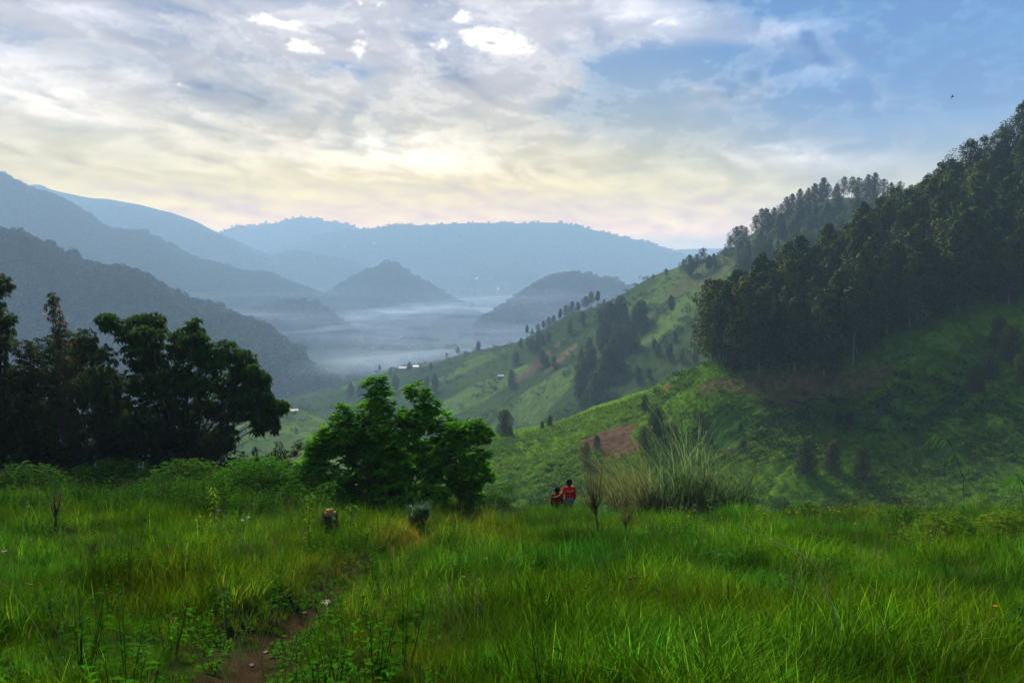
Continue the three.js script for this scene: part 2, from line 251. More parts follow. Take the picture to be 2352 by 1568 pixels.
FAR.low = hill('hill', 'low pale hill standing before the far peak', [[[520, 700, 2350], [900, 700, 2350]], [[520, 645, 2600], [590, 606, 2600], [640, 585, 2600], [700, 579, 2600], [760, 590, 2600], [810, 604, 2600], [850, 622, 2600], [900, 650, 2600]]], { sc: 1.6, nu: 70, nv: 30, amp: 10, freq: 0.006, color: farGround, uv: 200 });
FAR.knoll = hill('hill', 'dark wooded knoll rising from mist in the middle of the valley', [[[640, 800, 1750], [1220, 790, 1750]], [[640, 740, 1900], [850, 690, 1950], [1000, 710, 1950], [1220, 770, 1900]], [[640, 735, 2100], [740, 694, 2100], [790, 660, 2100], [840, 634, 2100], [880, 617, 2100], [905, 614, 2100], [925, 624, 2100], [950, 646, 2100], [985, 664, 2100], [1020, 684, 2100], [1060, 704, 2100], [1085, 720, 2100], [1110, 745, 2100], [1220, 790, 2100]]], { sc: 1.42, nu: 120, nv: 40, amp: 9, freq: 0.008, color: forestGround, uv: 100 });
FAR.knoll2 = hill('hill', 'smooth grey knoll on the right behind the green spur', [[[1090, 800, 1450], [1700, 760, 1450]], [[1090, 745, 1600], [1140, 709, 1650], [1180, 684, 1650], [1230, 655, 1650], [1270, 634, 1650], [1310, 627, 1650], [1360, 632, 1650], [1400, 640, 1650], [1440, 656, 1650], [1480, 660, 1650], [1560, 690, 1650], [1700, 700, 1650]]], { sc: 1.36, nu: 120, nv: 40, amp: 6, freq: 0.01, color: forestGround, uv: 100 });
FAR.leftC = hill('hill', 'grey blue forested mountainside descending from upper left', [[[-600, 760, 1000], [300, 780, 1050], [600, 800, 1150], [900, 850, 1300], [1020, 880, 1400]], [[-600, 560, 1250], [300, 660, 1300], [600, 710, 1400], [1020, 830, 1550]], [[-600, 400, 1550], [-200, 392, 1550], [0, 400, 1550], [40, 414, 1550], [75, 433, 1550], [120, 448, 1560], [150, 463, 1560], [200, 492, 1570], [240, 517, 1580], [290, 527, 1590], [345, 542, 1600], [400, 572, 1610], [450, 596, 1620], [520, 617, 1640], [560, 629, 1650], [620, 634, 1660], [660, 651, 1670], [700, 666, 1680], [750, 684, 1690], [790, 706, 1700], [830, 736, 1700], [870, 765, 1700], [930, 805, 1700], [1020, 850, 1700]]], { sc: 1.65, nu: 260, nv: 70, amp: 12, freq: 0.006, color: forestGround, uv: 60 });
FAR.leftC2 = hill('hill', 'low misty spur of brush under the left mountainside', [[[460, 1000, 760], [1060, 920, 1000]], [[460, 790, 1050], [600, 760, 1080], [800, 790, 1080], [1060, 870, 1120]], [[460, 760, 1200], [540, 732, 1200], [600, 710, 1200], [650, 697, 1200], [700, 693, 1200], [740, 707, 1200], [780, 737, 1200], [830, 777, 1200], [880, 812, 1200], [940, 832, 1200], [1060, 862, 1200]]], { sc: 1.74, nu: 140, nv: 50, amp: 7, freq: 0.01, color: P => { const n = smooth(-0.2, 0.4, fbm(P.x * 0.01, P.z * 0.01, 4)); return [lerp(0.04, 0.07, n), lerp(0.055, 0.08, n), lerp(0.022, 0.032, n)]; }, uv: 60 });
FAR.leftD = hill('hill', 'dark blue forested slope behind the trees on the left', [[[-700, 1100, 450], [300, 1100, 450], [700, 1010, 560], [840, 960, 720]], [[-700, 800, 560], [300, 810, 610], [600, 850, 660], [840, 915, 780]], [[-700, 380, 700], [-300, 470, 700], [-20, 540, 720], [40, 545, 730], [90, 565, 740], [150, 590, 750], [200, 609, 760], [260, 615, 770], [300, 622, 780], [370, 660, 790], [400, 680, 800], [450, 699, 810], [500, 714, 820], [545, 734, 830], [600, 754, 840], [640, 784, 850], [690, 819, 860], [720, 858, 865], [760, 878, 870], [840, 915, 880]]], { sc: 1.5, nu: 260, nv: 90, amp: 8, freq: 0.012, color: forestGround, uv: 40 });
FAR.small = hill('hill', 'small grassy mist lit hill beyond gap between the left trees', [[[480, 1120, 280], [860, 1100, 300]], [[480, 1010, 420], [680, 970, 420], [860, 1010, 420]], [[480, 985, 500], [560, 962, 500], [620, 947, 500], [670, 938, 500], [720, 955, 500], [780, 985, 500], [860, 1020, 500]]], { nu: 70, nv: 40, amp: 2, freq: 0.02, color: P => { const n = smooth(-0.2, 0.3, fbm(P.x * 0.03, P.z * 0.03, 4)); return [lerp(0.05, 0.09, n), lerp(0.09, 0.14, n), lerp(0.02, 0.03, n)]; }, uv: 20 });

// patches that colour the farmed hillsides: [centre px, py, half length m, half width m, turn, colour], laid where that sight line meets the ground
const G_ROWS = [[[640, 1010, 520], [1000, 1080, 420], [1200, 1100, 380], [1400, 1050, 330], [1700, 950, 300], [2100, 800, 290], [2700, 700, 290]], [[640, 935, 720], [800, 925, 690], [1000, 930, 560], [1200, 920, 480], [1400, 850, 430], [1700, 700, 400], [2100, 580, 400], [2700, 560, 400]], [[640, 925, 950], [760, 892, 900], [880, 855, 850], [950, 842, 820], [1030, 824, 790], [1100, 804, 760], [1150, 794, 740], [1205, 777, 720], [1260, 749, 690], [1320, 718, 670], [1400, 694, 650], [1440, 670, 640], [1500, 640, 620], [1560, 614, 600], [1620, 597, 590], [1670, 577, 580], [1720, 547, 570], [1770, 513, 560], [1830, 482, 550], [1900, 462, 540], [2000, 456, 530], [2080, 464, 520], [2250, 475, 520], [2700, 480, 520]]];
const H_ROWS = [[[850, 1300, 118], [1100, 1290, 120], [1300, 1290, 118], [1500, 1290, 115], [2000, 1270, 108], [2400, 1240, 100], [2900, 1240, 100]], [[850, 1130, 150], [1100, 1110, 150], [1300, 1090, 146], [1500, 1060, 143], [1700, 1040, 140], [2000, 1010, 136], [2400, 980, 126], [2900, 960, 120]], [[850, 1050, 172], [1100, 1035, 172], [1300, 1010, 168], [1480, 960, 163], [1640, 890, 160], [1800, 890, 157], [2000, 840, 158], [2200, 770, 158], [2400, 720, 158], [2900, 600, 160]], [[850, 1045, 190], [1000, 1022, 190], [1130, 1007, 190], [1200, 992, 190], [1290, 972, 190], [1370, 942, 189], [1480, 906, 188], [1560, 871, 187], [1640, 836, 188], [1700, 802, 190], [1800, 730, 196], [1900, 680, 204], [2000, 610, 212], [2100, 560, 220], [2200, 490, 227], [2300, 445, 232], [2400, 395, 238], [2600, 300, 240], [2900, 220, 240]]];
const fieldCol = (patches, base) => P => {
  let c = base(P); const w = 3.5 * fbm(P.x * 0.08, P.z * 0.08, 3);
  for (const [x, z, a, b, t, k] of patches) { const ca = Math.cos(t), sa = Math.sin(t), dx = P.x - x, dz = P.z - z, u = (dx * ca + dz * sa) / a, v = (-dx * sa + dz * ca) / b, q = Math.max(Math.abs(u), Math.abs(v)) * 0.6 + Math.hypot(u, v) * 0.4; const m = smooth(1.06, 0.9, q + w * 0.6 / Math.min(a, b)); if (m > 0) c = c.map((y, i) => lerp(y, k[i] * (1 + 0.16 * fbm(P.x * 0.5, P.z * 0.5, 2)), m * 0.95)); }
  return c;
};
const SOIL = [0.085, 0.06, 0.042], LITE = [0.075, 0.13, 0.024], DRY = [0.075, 0.088, 0.03], DARKG = [0.03, 0.06, 0.014];
const gBase = P => { const n = fbm(P.x * 0.018, P.z * 0.018, 4), k = smooth(-0.25, 0.35, n), f = smooth(0.42, 0.5, Math.abs(((P.y + 2 * n) / 7) % 1 - 0.5)) * 0.4; return [lerp(lerp(0.028, 0.052, k), 0.02, f), lerp(lerp(0.055, 0.085, k), 0.038, f), lerp(lerp(0.012, 0.02, k), 0.01, f)]; };
const hBase = P => { const n = fbm(P.x * 0.05, P.z * 0.05, 5), k = smooth(-0.25, 0.35, n), y = smooth(0.1, 0.4, fbm(P.x * 0.03 + 50, P.z * 0.03, 3)); return [lerp(lerp(0.045, 0.08, k), 0.105, y * 0.7), lerp(lerp(0.11, 0.17, k), 0.155, y * 0.7), lerp(0.005, 0.008, k)]; };
// a first, plain surface only to find where sight lines meet the ground
const flat = rows => { const cs = rows.map(along); return (px, py) => { let best = null; for (let k = 0; k < rows.length - 1; k++) { const [y0, d0] = cs[k](px), [y1, d1] = cs[k + 1](px); if (py <= y0 && py >= y1) { best = at(px, py, lerp(d0, d1, (y0 - py) / (y0 - y1))); } } return best || at(px, py, cs[rows.length - 1](px)[1]); }; };
const fg = flat(G_ROWS), fh = flat(H_ROWS);
const pp = (f, px, py, a, b, t, k) => { const P = f(px, py); return [P.x, P.z, a, b, t, k]; };
const SPUR = hill('hill', 'green farmed spur with terraces descending into the mist', G_ROWS, { nu: 330, nv: 150, amp: 3.5, freq: 0.02, rough: 0.8, uv: 22, bump: 0.5, color: fieldCol([
  pp(fg, 1235, 862, 26, 8, -0.9, SOIL), pp(fg, 1290, 845, 16, 6, -0.9, [0.13, 0.09, 0.055]), pp(fg, 1150, 905, 9, 5, -0.7, SOIL), pp(fg, 1010, 838, 26, 16, -0.8, [0.12, 0.085, 0.055]), pp(fg, 1090, 915, 40, 24, -0.6, LITE), pp(fg, 1260, 905, 36, 24, -0.8, [0.07, 0.12, 0.024]), pp(fg, 1180, 950, 26, 14, -0.7, LITE), pp(fg, 1420, 800, 34, 20, -1, DRY), pp(fg, 1580, 720, 40, 18, -0.9, LITE), pp(fg, 1560, 660, 50, 30, -0.9, [0.062, 0.105, 0.022]), pp(fg, 1640, 640, 40, 26, -0.9, DRY), pp(fg, 1080, 860, 40, 20, -0.7, [0.062, 0.11, 0.022]), pp(fg, 870, 872, 40, 16, -0.4, LITE), pp(fg, 1300, 935, 30, 12, -0.8, DARKG)], gBase) });
const SLOPE = hill('hill', 'steep green slope across the ravine under the dark eucalyptus wood', H_ROWS, { nu: 420, nv: 220, amp: 2.2, freq: 0.035, rough: 0.5, uv: 9, bump: 0.25, color: fieldCol([
  pp(fh, 1395, 1012, 6, 6, 0.3, [0.10, 0.055, 0.034]), pp(fh, 1430, 1035, 4.5, 3.4, 0.2, [0.09, 0.05, 0.032]), pp(fh, 1505, 930, 1.0, 6, 0.6, [0.16, 0.10, 0.05]), pp(fh, 1560, 952, 5.5, 0.9, 0.15, [0.10, 0.075, 0.035]), pp(fh, 1690, 1010, 7, 1.6, -0.35, [0.11, 0.07, 0.04]), pp(fh, 1640, 1030, 4, 1.4, -0.5, [0.10, 0.065, 0.04]), pp(fh, 1760, 880, 14, 4.5, 0.1, [0.10, 0.075, 0.035]), pp(fh, 1880, 900, 13, 3.5, 0.1, [0.095, 0.07, 0.03]), pp(fh, 1660, 990, 7, 3.6, 0.1, [0.035, 0.10, 0.012]), pp(fh, 1440, 960, 8, 3, 0.4, [0.055, 0.105, 0.016]), pp(fh, 1230, 1005, 9, 3.5, 0.1, [0.07, 0.115, 0.018]), pp(fh, 2230, 1040, 9, 6, 0.2, [0.05, 0.10, 0.015])], hBase) });

// ---------------------------------------------------------------- far trees
function rdir(R) { const z = R() * 2 - 1, a = R() * 6.2832, s = Math.sqrt(1 - z * z); return V(s * Math.cos(a), z, s * Math.sin(a)); }
const vary = (c, k, R) => { const f = 1 + (R() - 0.5) * k, h = (R() - 0.5) * k * 0.4; return [Math.max(0.004, c[0] * f * (1 + h)), c[1] * f, Math.max(0.003, c[2] * f * (1 - h))]; };
// clump of leaf cards in an ellipsoid; shading turned outwards so that clumps read light on top and dark below
function clump(gb, c, rx, ry, rz, n, len, wid, col, R, hang = 0.5, shell = 0.55, lift = 0.6, cv = 0.45) {
  for (let i = 0; i < n; i++) {
    const d = rdir(R), q = Math.pow(lerp(shell, 1, R()), 0.7), p = V(c.x + d.x * rx * q, c.y + d.y * ry * q, c.z + d.z * rz * q);
    const nn = V(d.x, d.y * 0.9 + lift, d.z).normalize(), dir = V(d.x + (R() - 0.5) * 1.3, d.y * 0.4 - hang + (R() - 0.5) * 0.9, d.z + (R() - 0.5) * 1.3).normalize(), s = V().crossVectors(dir, rdir(R)).normalize();
    gb.card(p, dir, s, len * (0.6 + 0.8 * R()), wid * (0.6 + 0.8 * R()), vary(col, cv, R), nn);
  }
}
function eucalyptus(seed, h, kind, col) { // returns { trunk, crown }
  const R = rng(seed), t = new GB(), k = new GB(), top = V((R() - 0.5) * 0.08 * h, h * 0.93, (R() - 0.5) * 0.08 * h), mid = V((R() - 0.5) * 0.05 * h, h * 0.5, (R() - 0.5) * 0.05 * h), tc = [0.11, 0.10, 0.08];
  const path = [V(0, -1.5, 0), V(0, h * 0.2, 0), mid, top]; t.tube(path, h * 0.016, h * 0.004, 6, tc);
  const lo = kind === 'tall' ? 0.45 : kind === 'bushy' ? 0.12 : kind === 'open' ? 0.40 : 0.16, n = kind === 'open' ? 12 : kind === 'tall' ? 15 : 20;
  for (let i = 0; i < n; i++) {
    const f = lerp(lo, 1, (i + 0.5) / n), y = h * f, ax = f < 0.54 ? V().lerpVectors(path[1], mid, clamp((f - 0.2) / 0.3)) : V().lerpVectors(mid, top, clamp((f - 0.5) / 0.43)), tp = (f - lo) / (1 - lo), prof = kind === 'bushy' ? Math.sqrt(1 - tp * tp * 0.92) : Math.pow(Math.sin(Math.PI * clamp(0.24 + tp * 0.74)), 0.85);
    const w = h * (kind === 'open' ? 0.19 : kind === 'tall' ? 0.115 : kind === 'bushy' ? 0.26 : 0.19) * prof * (0.72 + 0.5 * R()), a = i * 2.4 + R(), off = w * (0.35 + 0.4 * R()), c = V(ax.x + Math.cos(a) * off, y + (R() - 0.5) * h * 0.03, ax.z + Math.sin(a) * off);
    if (i % 2 === 0) t.tube([V(ax.x, y - h * 0.07, ax.z), V(lerp(ax.x, c.x, 0.6), y - h * 0.03, lerp(ax.z, c.z, 0.6)), c], h * 0.005, h * 0.0015, 4, tc);
    const s = w * (0.62 + 0.4 * R()) + h * 0.018; clump(k, c, s, s * 0.82, s, Math.round((kind === 'open' ? 190 : 270) * (0.4 + s / (h * 0.1))), h * 0.025, h * 0.013, vary(col, 0.6, R), R, 0.6, 0.4);
  }
  clump(k, V(top.x, h * 0.97, top.z), h * 0.035, h * 0.05, h * 0.035, 40, h * 0.03, h * 0.018, col, R, 0.3, 0.3);
  return { trunk: t.geo(), crown: k.geo() };
}
const EUC = [0.066, 0.088, 0.018], KINDS = {};
['wood', 'wood', 'wood', 'wood', 'tall', 'tall', 'open', 'open', 'bushy', 'bushy'].forEach((k, i) => { (KINDS[k] ??= []).push(eucalyptus(100 + i * 7, k === 'bushy' ? 10 : 17, k, i % 2 ? EUC : [0.044, 0.068, 0.018])); });
const TREE_PROTO = new Map();
function plantTree(kind, pick, p, hgt, turn, label, group) {
  const list = KINDS[kind], v = list[pick % list.length], sc = hgt / (kind === 'bushy' ? 10 : 17); let o = TREE_PROTO.get(v);
  if (!o) { o = new THREE.Group(); mesh('trunk', v.trunk, BARK, o); mesh('crown', v.crown, FARLEAF, o); TREE_PROTO.set(v, o); o = o.clone(); } else o = o.clone();
  o.name = numbered(kind === 'bushy' ? 'round_tree' : 'eucalyptus_tree'); o.position.copy(p); o.rotation.y = turn; o.scale.set(sc * (0.9 + 0.2 * ((turn * 7) % 1)), sc, sc * (0.9 + 0.2 * ((turn * 3) % 1))); scene.add(o); return tag(o, label, 'tree', group);
}
const inside = (poly, x, y) => { let c = false; for (let i = 0, j = poly.length - 1; i < poly.length; j = i++) { const [a, b] = poly[i], [d, e] = poly[j]; if ((b > y) !== (e > y) && x < (d - a) * (y - b) / (e - b) + a) c = !c; } return c; };
// every point of a hill whose own place lies in an outline, kept apart by gap metres
function spots(hl, poly, n, gap, seed, v0 = 0, v1 = 1.02) {
  const R = rng(seed), out = [], cell = new Map(), key = p => `${Math.floor(p.x / gap)},${Math.floor(p.z / gap)}`;
  for (let k = 0; k < n * 60 && out.length < n; k++) {
    const p = hl.pt(R(), lerp(v0, v1, R())), [x, y] = proj(p); if (!inside(poly, x, y)) continue;
    const cx = Math.floor(p.x / gap), cz = Math.floor(p.z / gap); let ok = true;
    for (let i = -1; i < 2 && ok; i++) for (let j = -1; j < 2 && ok; j++) for (const q of cell.get(`${cx + i},${cz + j}`) || []) if (Math.hypot(q.x - p.x, q.z - p.z) < gap) { ok = false; break; }
    if (!ok) continue; out.push(p); const kk = key(p); cell.has(kk) ? cell.get(kk).push(p) : cell.set(kk, [p]);
  }
  return out;
}
// the dark wood on the right
{
  const R = rng(4242), poly = [[1628, 834], [1700, 856], [1800, 872], [1890, 884], [1950, 850], [2010, 800], [2110, 745], [2230, 715], [2330, 700], [2480, 690], [2600, 300], [2400, 385], [2300, 436], [2200, 480], [2100, 548], [2000, 600], [1900, 672], [1800, 722], [1700, 792], [1650, 824]];
  const WOOD = 'dark eucalyptus trees crowding the steep right hillside';
  const sp = spots(SLOPE, poly, 230, 3.9, 91, 0.4, 1.03);
  sp.forEach((p, i) => { const [x, y] = proj(p); const edge = x < 1720; plantTree(R() < 0.72 ? 'wood' : R() < 0.5 ? 'tall' : 'open', Math.floor(R() * 9), p, (edge ? 15 : 13.5) + 5 * R() - (x > 2250 ? 2 : 0), R() * 6.28, ...(x < 1740 ? ['olive green eucalyptus in the lower left corner of the dark wood', 'trees of the lower left corner of the dark wood'] : y < along(H_ROWS[3])(x)[0] + 38 ? ['dark eucalyptus along the upper edge of the wood against sky or hill', 'trees along the upper edge of the dark wood'] : y > along(H_ROWS[2])(x)[0] - 40 ? ['eucalyptus with trunk showing in the front row of the dark wood', 'front row of the dark wood'] : ['dark green eucalyptus crowded inside the wood on the steep right hillside', WOOD])); });
  const H = (px, py) => SLOPE.hit(px, py) || fh(px, py);
  for (const [px, py, h, kind, label] of [[1752, 775, 19, 'tall', 'tallest pointed eucalyptus, rising above the left end of the dark wood'], [1735, 782, 17, 'tall', 'slimmer pointed eucalyptus touching the tallest one at the wood end'], [1668, 836, 17, 'wood', 'leftmost leaning eucalyptus at the lower left corner of the dark wood'],
    [2130, 545, 17, 'open', 'pointed eucalyptus with bare gap beside it on the wooded skyline'], [2222, 480, 19, 'open', 'tall airy eucalyptus with sky showing through its crown on the skyline'], [2255, 468, 18.5, 'open', 'second airy eucalyptus, right next to the tall one on the skyline'], [2185, 500, 15, 'open', 'small sparse eucalyptus on the skyline left of the tall airy pair'], [2345, 402, 21, 'wood', 'highest eucalyptus, cut by the right edge against the sky'], [2300, 432, 17, 'bushy', 'broad rounded crown on the skyline below the highest eucalyptus'], [1965, 620, 14, 'wood', 'round topped eucalyptus standing out over the grey hill behind'],
    [2118, 745, 12, 'tall', 'thin pale trunked eucalyptus at the foot of the wood, beside another'], [2106, 748, 12, 'tall', 'pale bare trunk with high crown at the wood foot, left of another']])
    plantTree(kind, Math.round(px), H(px, py), h, px * 0.37, label);
}
// the green spur behind: skyline trees, hedgerow trees, copses
{
  const ORD = ['first', 'second', 'third', 'fourth', 'fifth', 'sixth', 'seventh', 'eighth', 'ninth', 'tenth', 'eleventh', 'twelfth', 'thirteenth', 'fourteenth', 'fifteenth', 'sixteenth', 'seventeenth', 'eighteenth', 'nineteenth', 'twentieth'], nth = (i, n) => i < n / 2 ? `${ORD[i]} from the lower left end` : `${ORD[n - 1 - i]} from the upper right end`;
  const R = rng(777), G = (px, py) => SPUR.hit(px, py) || fg(px, py);
  const sky = [[1500, 642, 5], [1530, 630, 5], [1570, 634, 11], [1585, 632, 13], [1600, 628, 12], [1614, 622, 14], [1628, 618, 9], [1640, 610, 8], [1665, 600, 9], [1676, 592, 13], [1690, 586, 17], [1702, 580, 16], [1712, 566, 12], [1735, 552, 15], [1748, 545, 17], [1762, 536, 15], [1776, 526, 13], [1792, 514, 12], [1806, 500, 13], [1820, 492, 13], [1838, 486, 14], [1856, 476, 12], [1870, 474, 14], [1888, 468, 16], [1902, 468, 12], [1920, 464, 11], [1938, 464, 15], [1956, 460, 14], [1972, 462, 14], [1990, 460, 15], [2008, 460, 16], [2028, 462, 13], [2046, 466, 12], [2066, 468, 13], [2090, 472, 12], [2120, 474, 11]];
  sky.forEach(([x, y, h], i) => plantTree(x > 1660 && x < 1760 ? 'open' : R() < 0.6 ? 'wood' : 'open', i, G(x, y + 4), h * 1.12, R() * 6.28, x < 1650 ? `dark tree on the lower crest of the spur, ${nth(i, 8)}` : `tree on the hazy hilltop skyline, ${nth(i - 8, 28)}`, x < 1650 ? 'small trees along the lower crest of the spur' : 'trees lined up on the skyline of the spur'));
  const hedge = [[1211, 776, 11], [1222, 774, 7], [1236, 768, 9], [1248, 764, 10], [1260, 758, 11], [1272, 752, 10], [1286, 746, 13], [1300, 738, 13], [1314, 732, 14], [1328, 728, 12], [1345, 718, 13], [1358, 710, 14], [1372, 706, 13], [1388, 712, 8]];
  hedge.forEach(([x, y, h], i) => plantTree(i % 3 ? 'open' : 'tall', i, G(x, y), h, R() * 6.28, `slender tree in the row on the falling spur crest, ${nth(i, 14)}`, 'row of slender trees on the crest of the spur'));
  const patches = [[[[1325, 930], [1330, 850], [1352, 800], [1400, 740], [1455, 715], [1490, 740], [1470, 800], [1440, 850], [1410, 900], [1390, 938], [1350, 950]], 64, 'dark tree in the dense copse on the flank of the green spur', 'dark copse on the flank of the spur', 15.5, 4.0], [[[1660, 640], [1740, 570], [1840, 500], [2000, 480], [2140, 490], [2080, 560], [1960, 640], [1840, 650], [1740, 660]], 64, 'grey green tree in the wood under the hazy hilltop', 'hazy wood under the hilltop of the spur', 13, 7], [[[1190, 800], [1240, 775], [1320, 745], [1400, 720], [1380, 760], [1300, 790], [1220, 815]], 40, 'tree in the thicket below the row on the spur crest', 'thicket below the row of trees', 8.5, 4.2], [[[1130, 895], [1150, 865], [1210, 850], [1290, 825], [1310, 840], [1240, 868], [1180, 892]], 20, 'bushy tree beside the red bare soil strip on the spur', 'bushy trees beside the red soil strip', 9, 6], [[[1440, 880], [1480, 810], [1560, 780], [1640, 760], [1640, 830], [1560, 860], [1490, 890]], 30, 'low bushy tree in the shaded hollow beside the dark wood', 'low trees in the shaded hollow', 7, 6.5], [[[800, 915], [850, 885], [900, 885], [1030, 900], [1040, 915], [960, 920], [860, 935]], 26, 'misty dark tree in the belt behind the leafy bush', 'belt of dark trees in the mist behind the bush', 12, 9]];
  patches.forEach(([poly, n, label, group, h, gap], q) => spots(SPUR, poly, n, gap, 300 + q).forEach((p, i) => plantTree(q === 3 || q === 4 ? 'bushy' : R() < 0.7 ? 'wood' : 'bushy', Math.floor(R() * 9), p, h * (0.75 + 0.5 * R()), R() * 6.28, label, group)));
  for (const [px, py, h, kind, label] of [[1541, 736, 14, 'tall', 'lone slender tree standing on the open field of the spur'], [1470, 760, 17, 'bushy', 'tall rounded tree at the top of the dark copse on the spur'], [1185, 838, 10, 'bushy', 'round tree above the red soil strip on the spur'], [1098, 806, 9, 'bushy', 'round dome shaped tree on the lowest crest above the mist'], [1052, 818, 9, 'open', 'branching forked tree on the crest left of the dome shaped tree'], [1026, 824, 6, 'open', 'flat topped little tree on the crest beside the forked tree'], [872, 858, 9, 'tall', 'small pointed tree left of the white roofed houses'], [896, 860, 6, 'bushy', 'little round tree touching the left white roofed house'], [940, 850, 8, 'bushy', 'small round tree between the two white roofed houses'], [990, 848, 6, 'bushy', 'little dark bush right of the white roofed houses']])
    plantTree(kind, Math.round(px), G(px, py), h, px * 0.31, label);
  const S = (px, py) => SLOPE.hit(px, py) || fh(px, py);
  for (const [px, py, h, label] of [[1158, 1003, 6.6, 'round dark tree behind the ridge fence, right of the leafy bush'], [1172, 1004, 2.6, 'light green shrub at the foot of the round dark tree'], [1262, 980, 2.6, 'small round bush on the near ridge line'], [1246, 985, 1.8, 'lower bush touching the small round bush on the ridge'], [1480, 940, 3.0, 'small upright bush beside the footpath on the green slope'], [1372, 1030, 2.6, 'dark bush at the left corner of the bare red plot'], [1345, 1060, 3.6, 'dark bush left below the bare red plot'], [1510, 1010, 6, 'large dark bush right of the bare red plot'], [1540, 1035, 5, 'wide dark bush behind the tall cane grass'], [1480, 1030, 4, 'dark bush between red plot and tall cane grass'], [1610, 985, 3.0, 'dark bush above the small bright field'],
    [1950, 985, 3.2, 'dark round bush standing in the middle of the green slope'], [1925, 975, 2.6, 'yellowish bush left against the dark round bush on the slope'], [1706, 1035, 2.4, 'small dark bush on the slope right of the cane grass'], [1850, 1090, 6, 'big dark bush low on the slope above the meadow edge'], [1910, 1085, 5, 'second big dark bush low on the slope'], [1980, 1100, 5, 'third dark bush low on the slope, nearest the middle'], [2240, 900, 5, 'bushy tree on the upper right of the slope'], [2270, 870, 4.5, 'light green bushy tree above another on the upper right slope'], [2320, 830, 6.5, 'large bushy tree at the right end below the dark wood'], [2290, 800, 6, 'dark bushy tree just under the right end of the wood'], [2345, 880, 5, 'bushy tree cut by the right edge on the slope'], [1690, 850, 3, 'small bush at the brown wood edge'], [1700, 990, 1.5, 'tiny bush on the bright field edge']])
    plantTree('bushy', Math.round(px), S(px, py), h, px * 0.31, label);
}
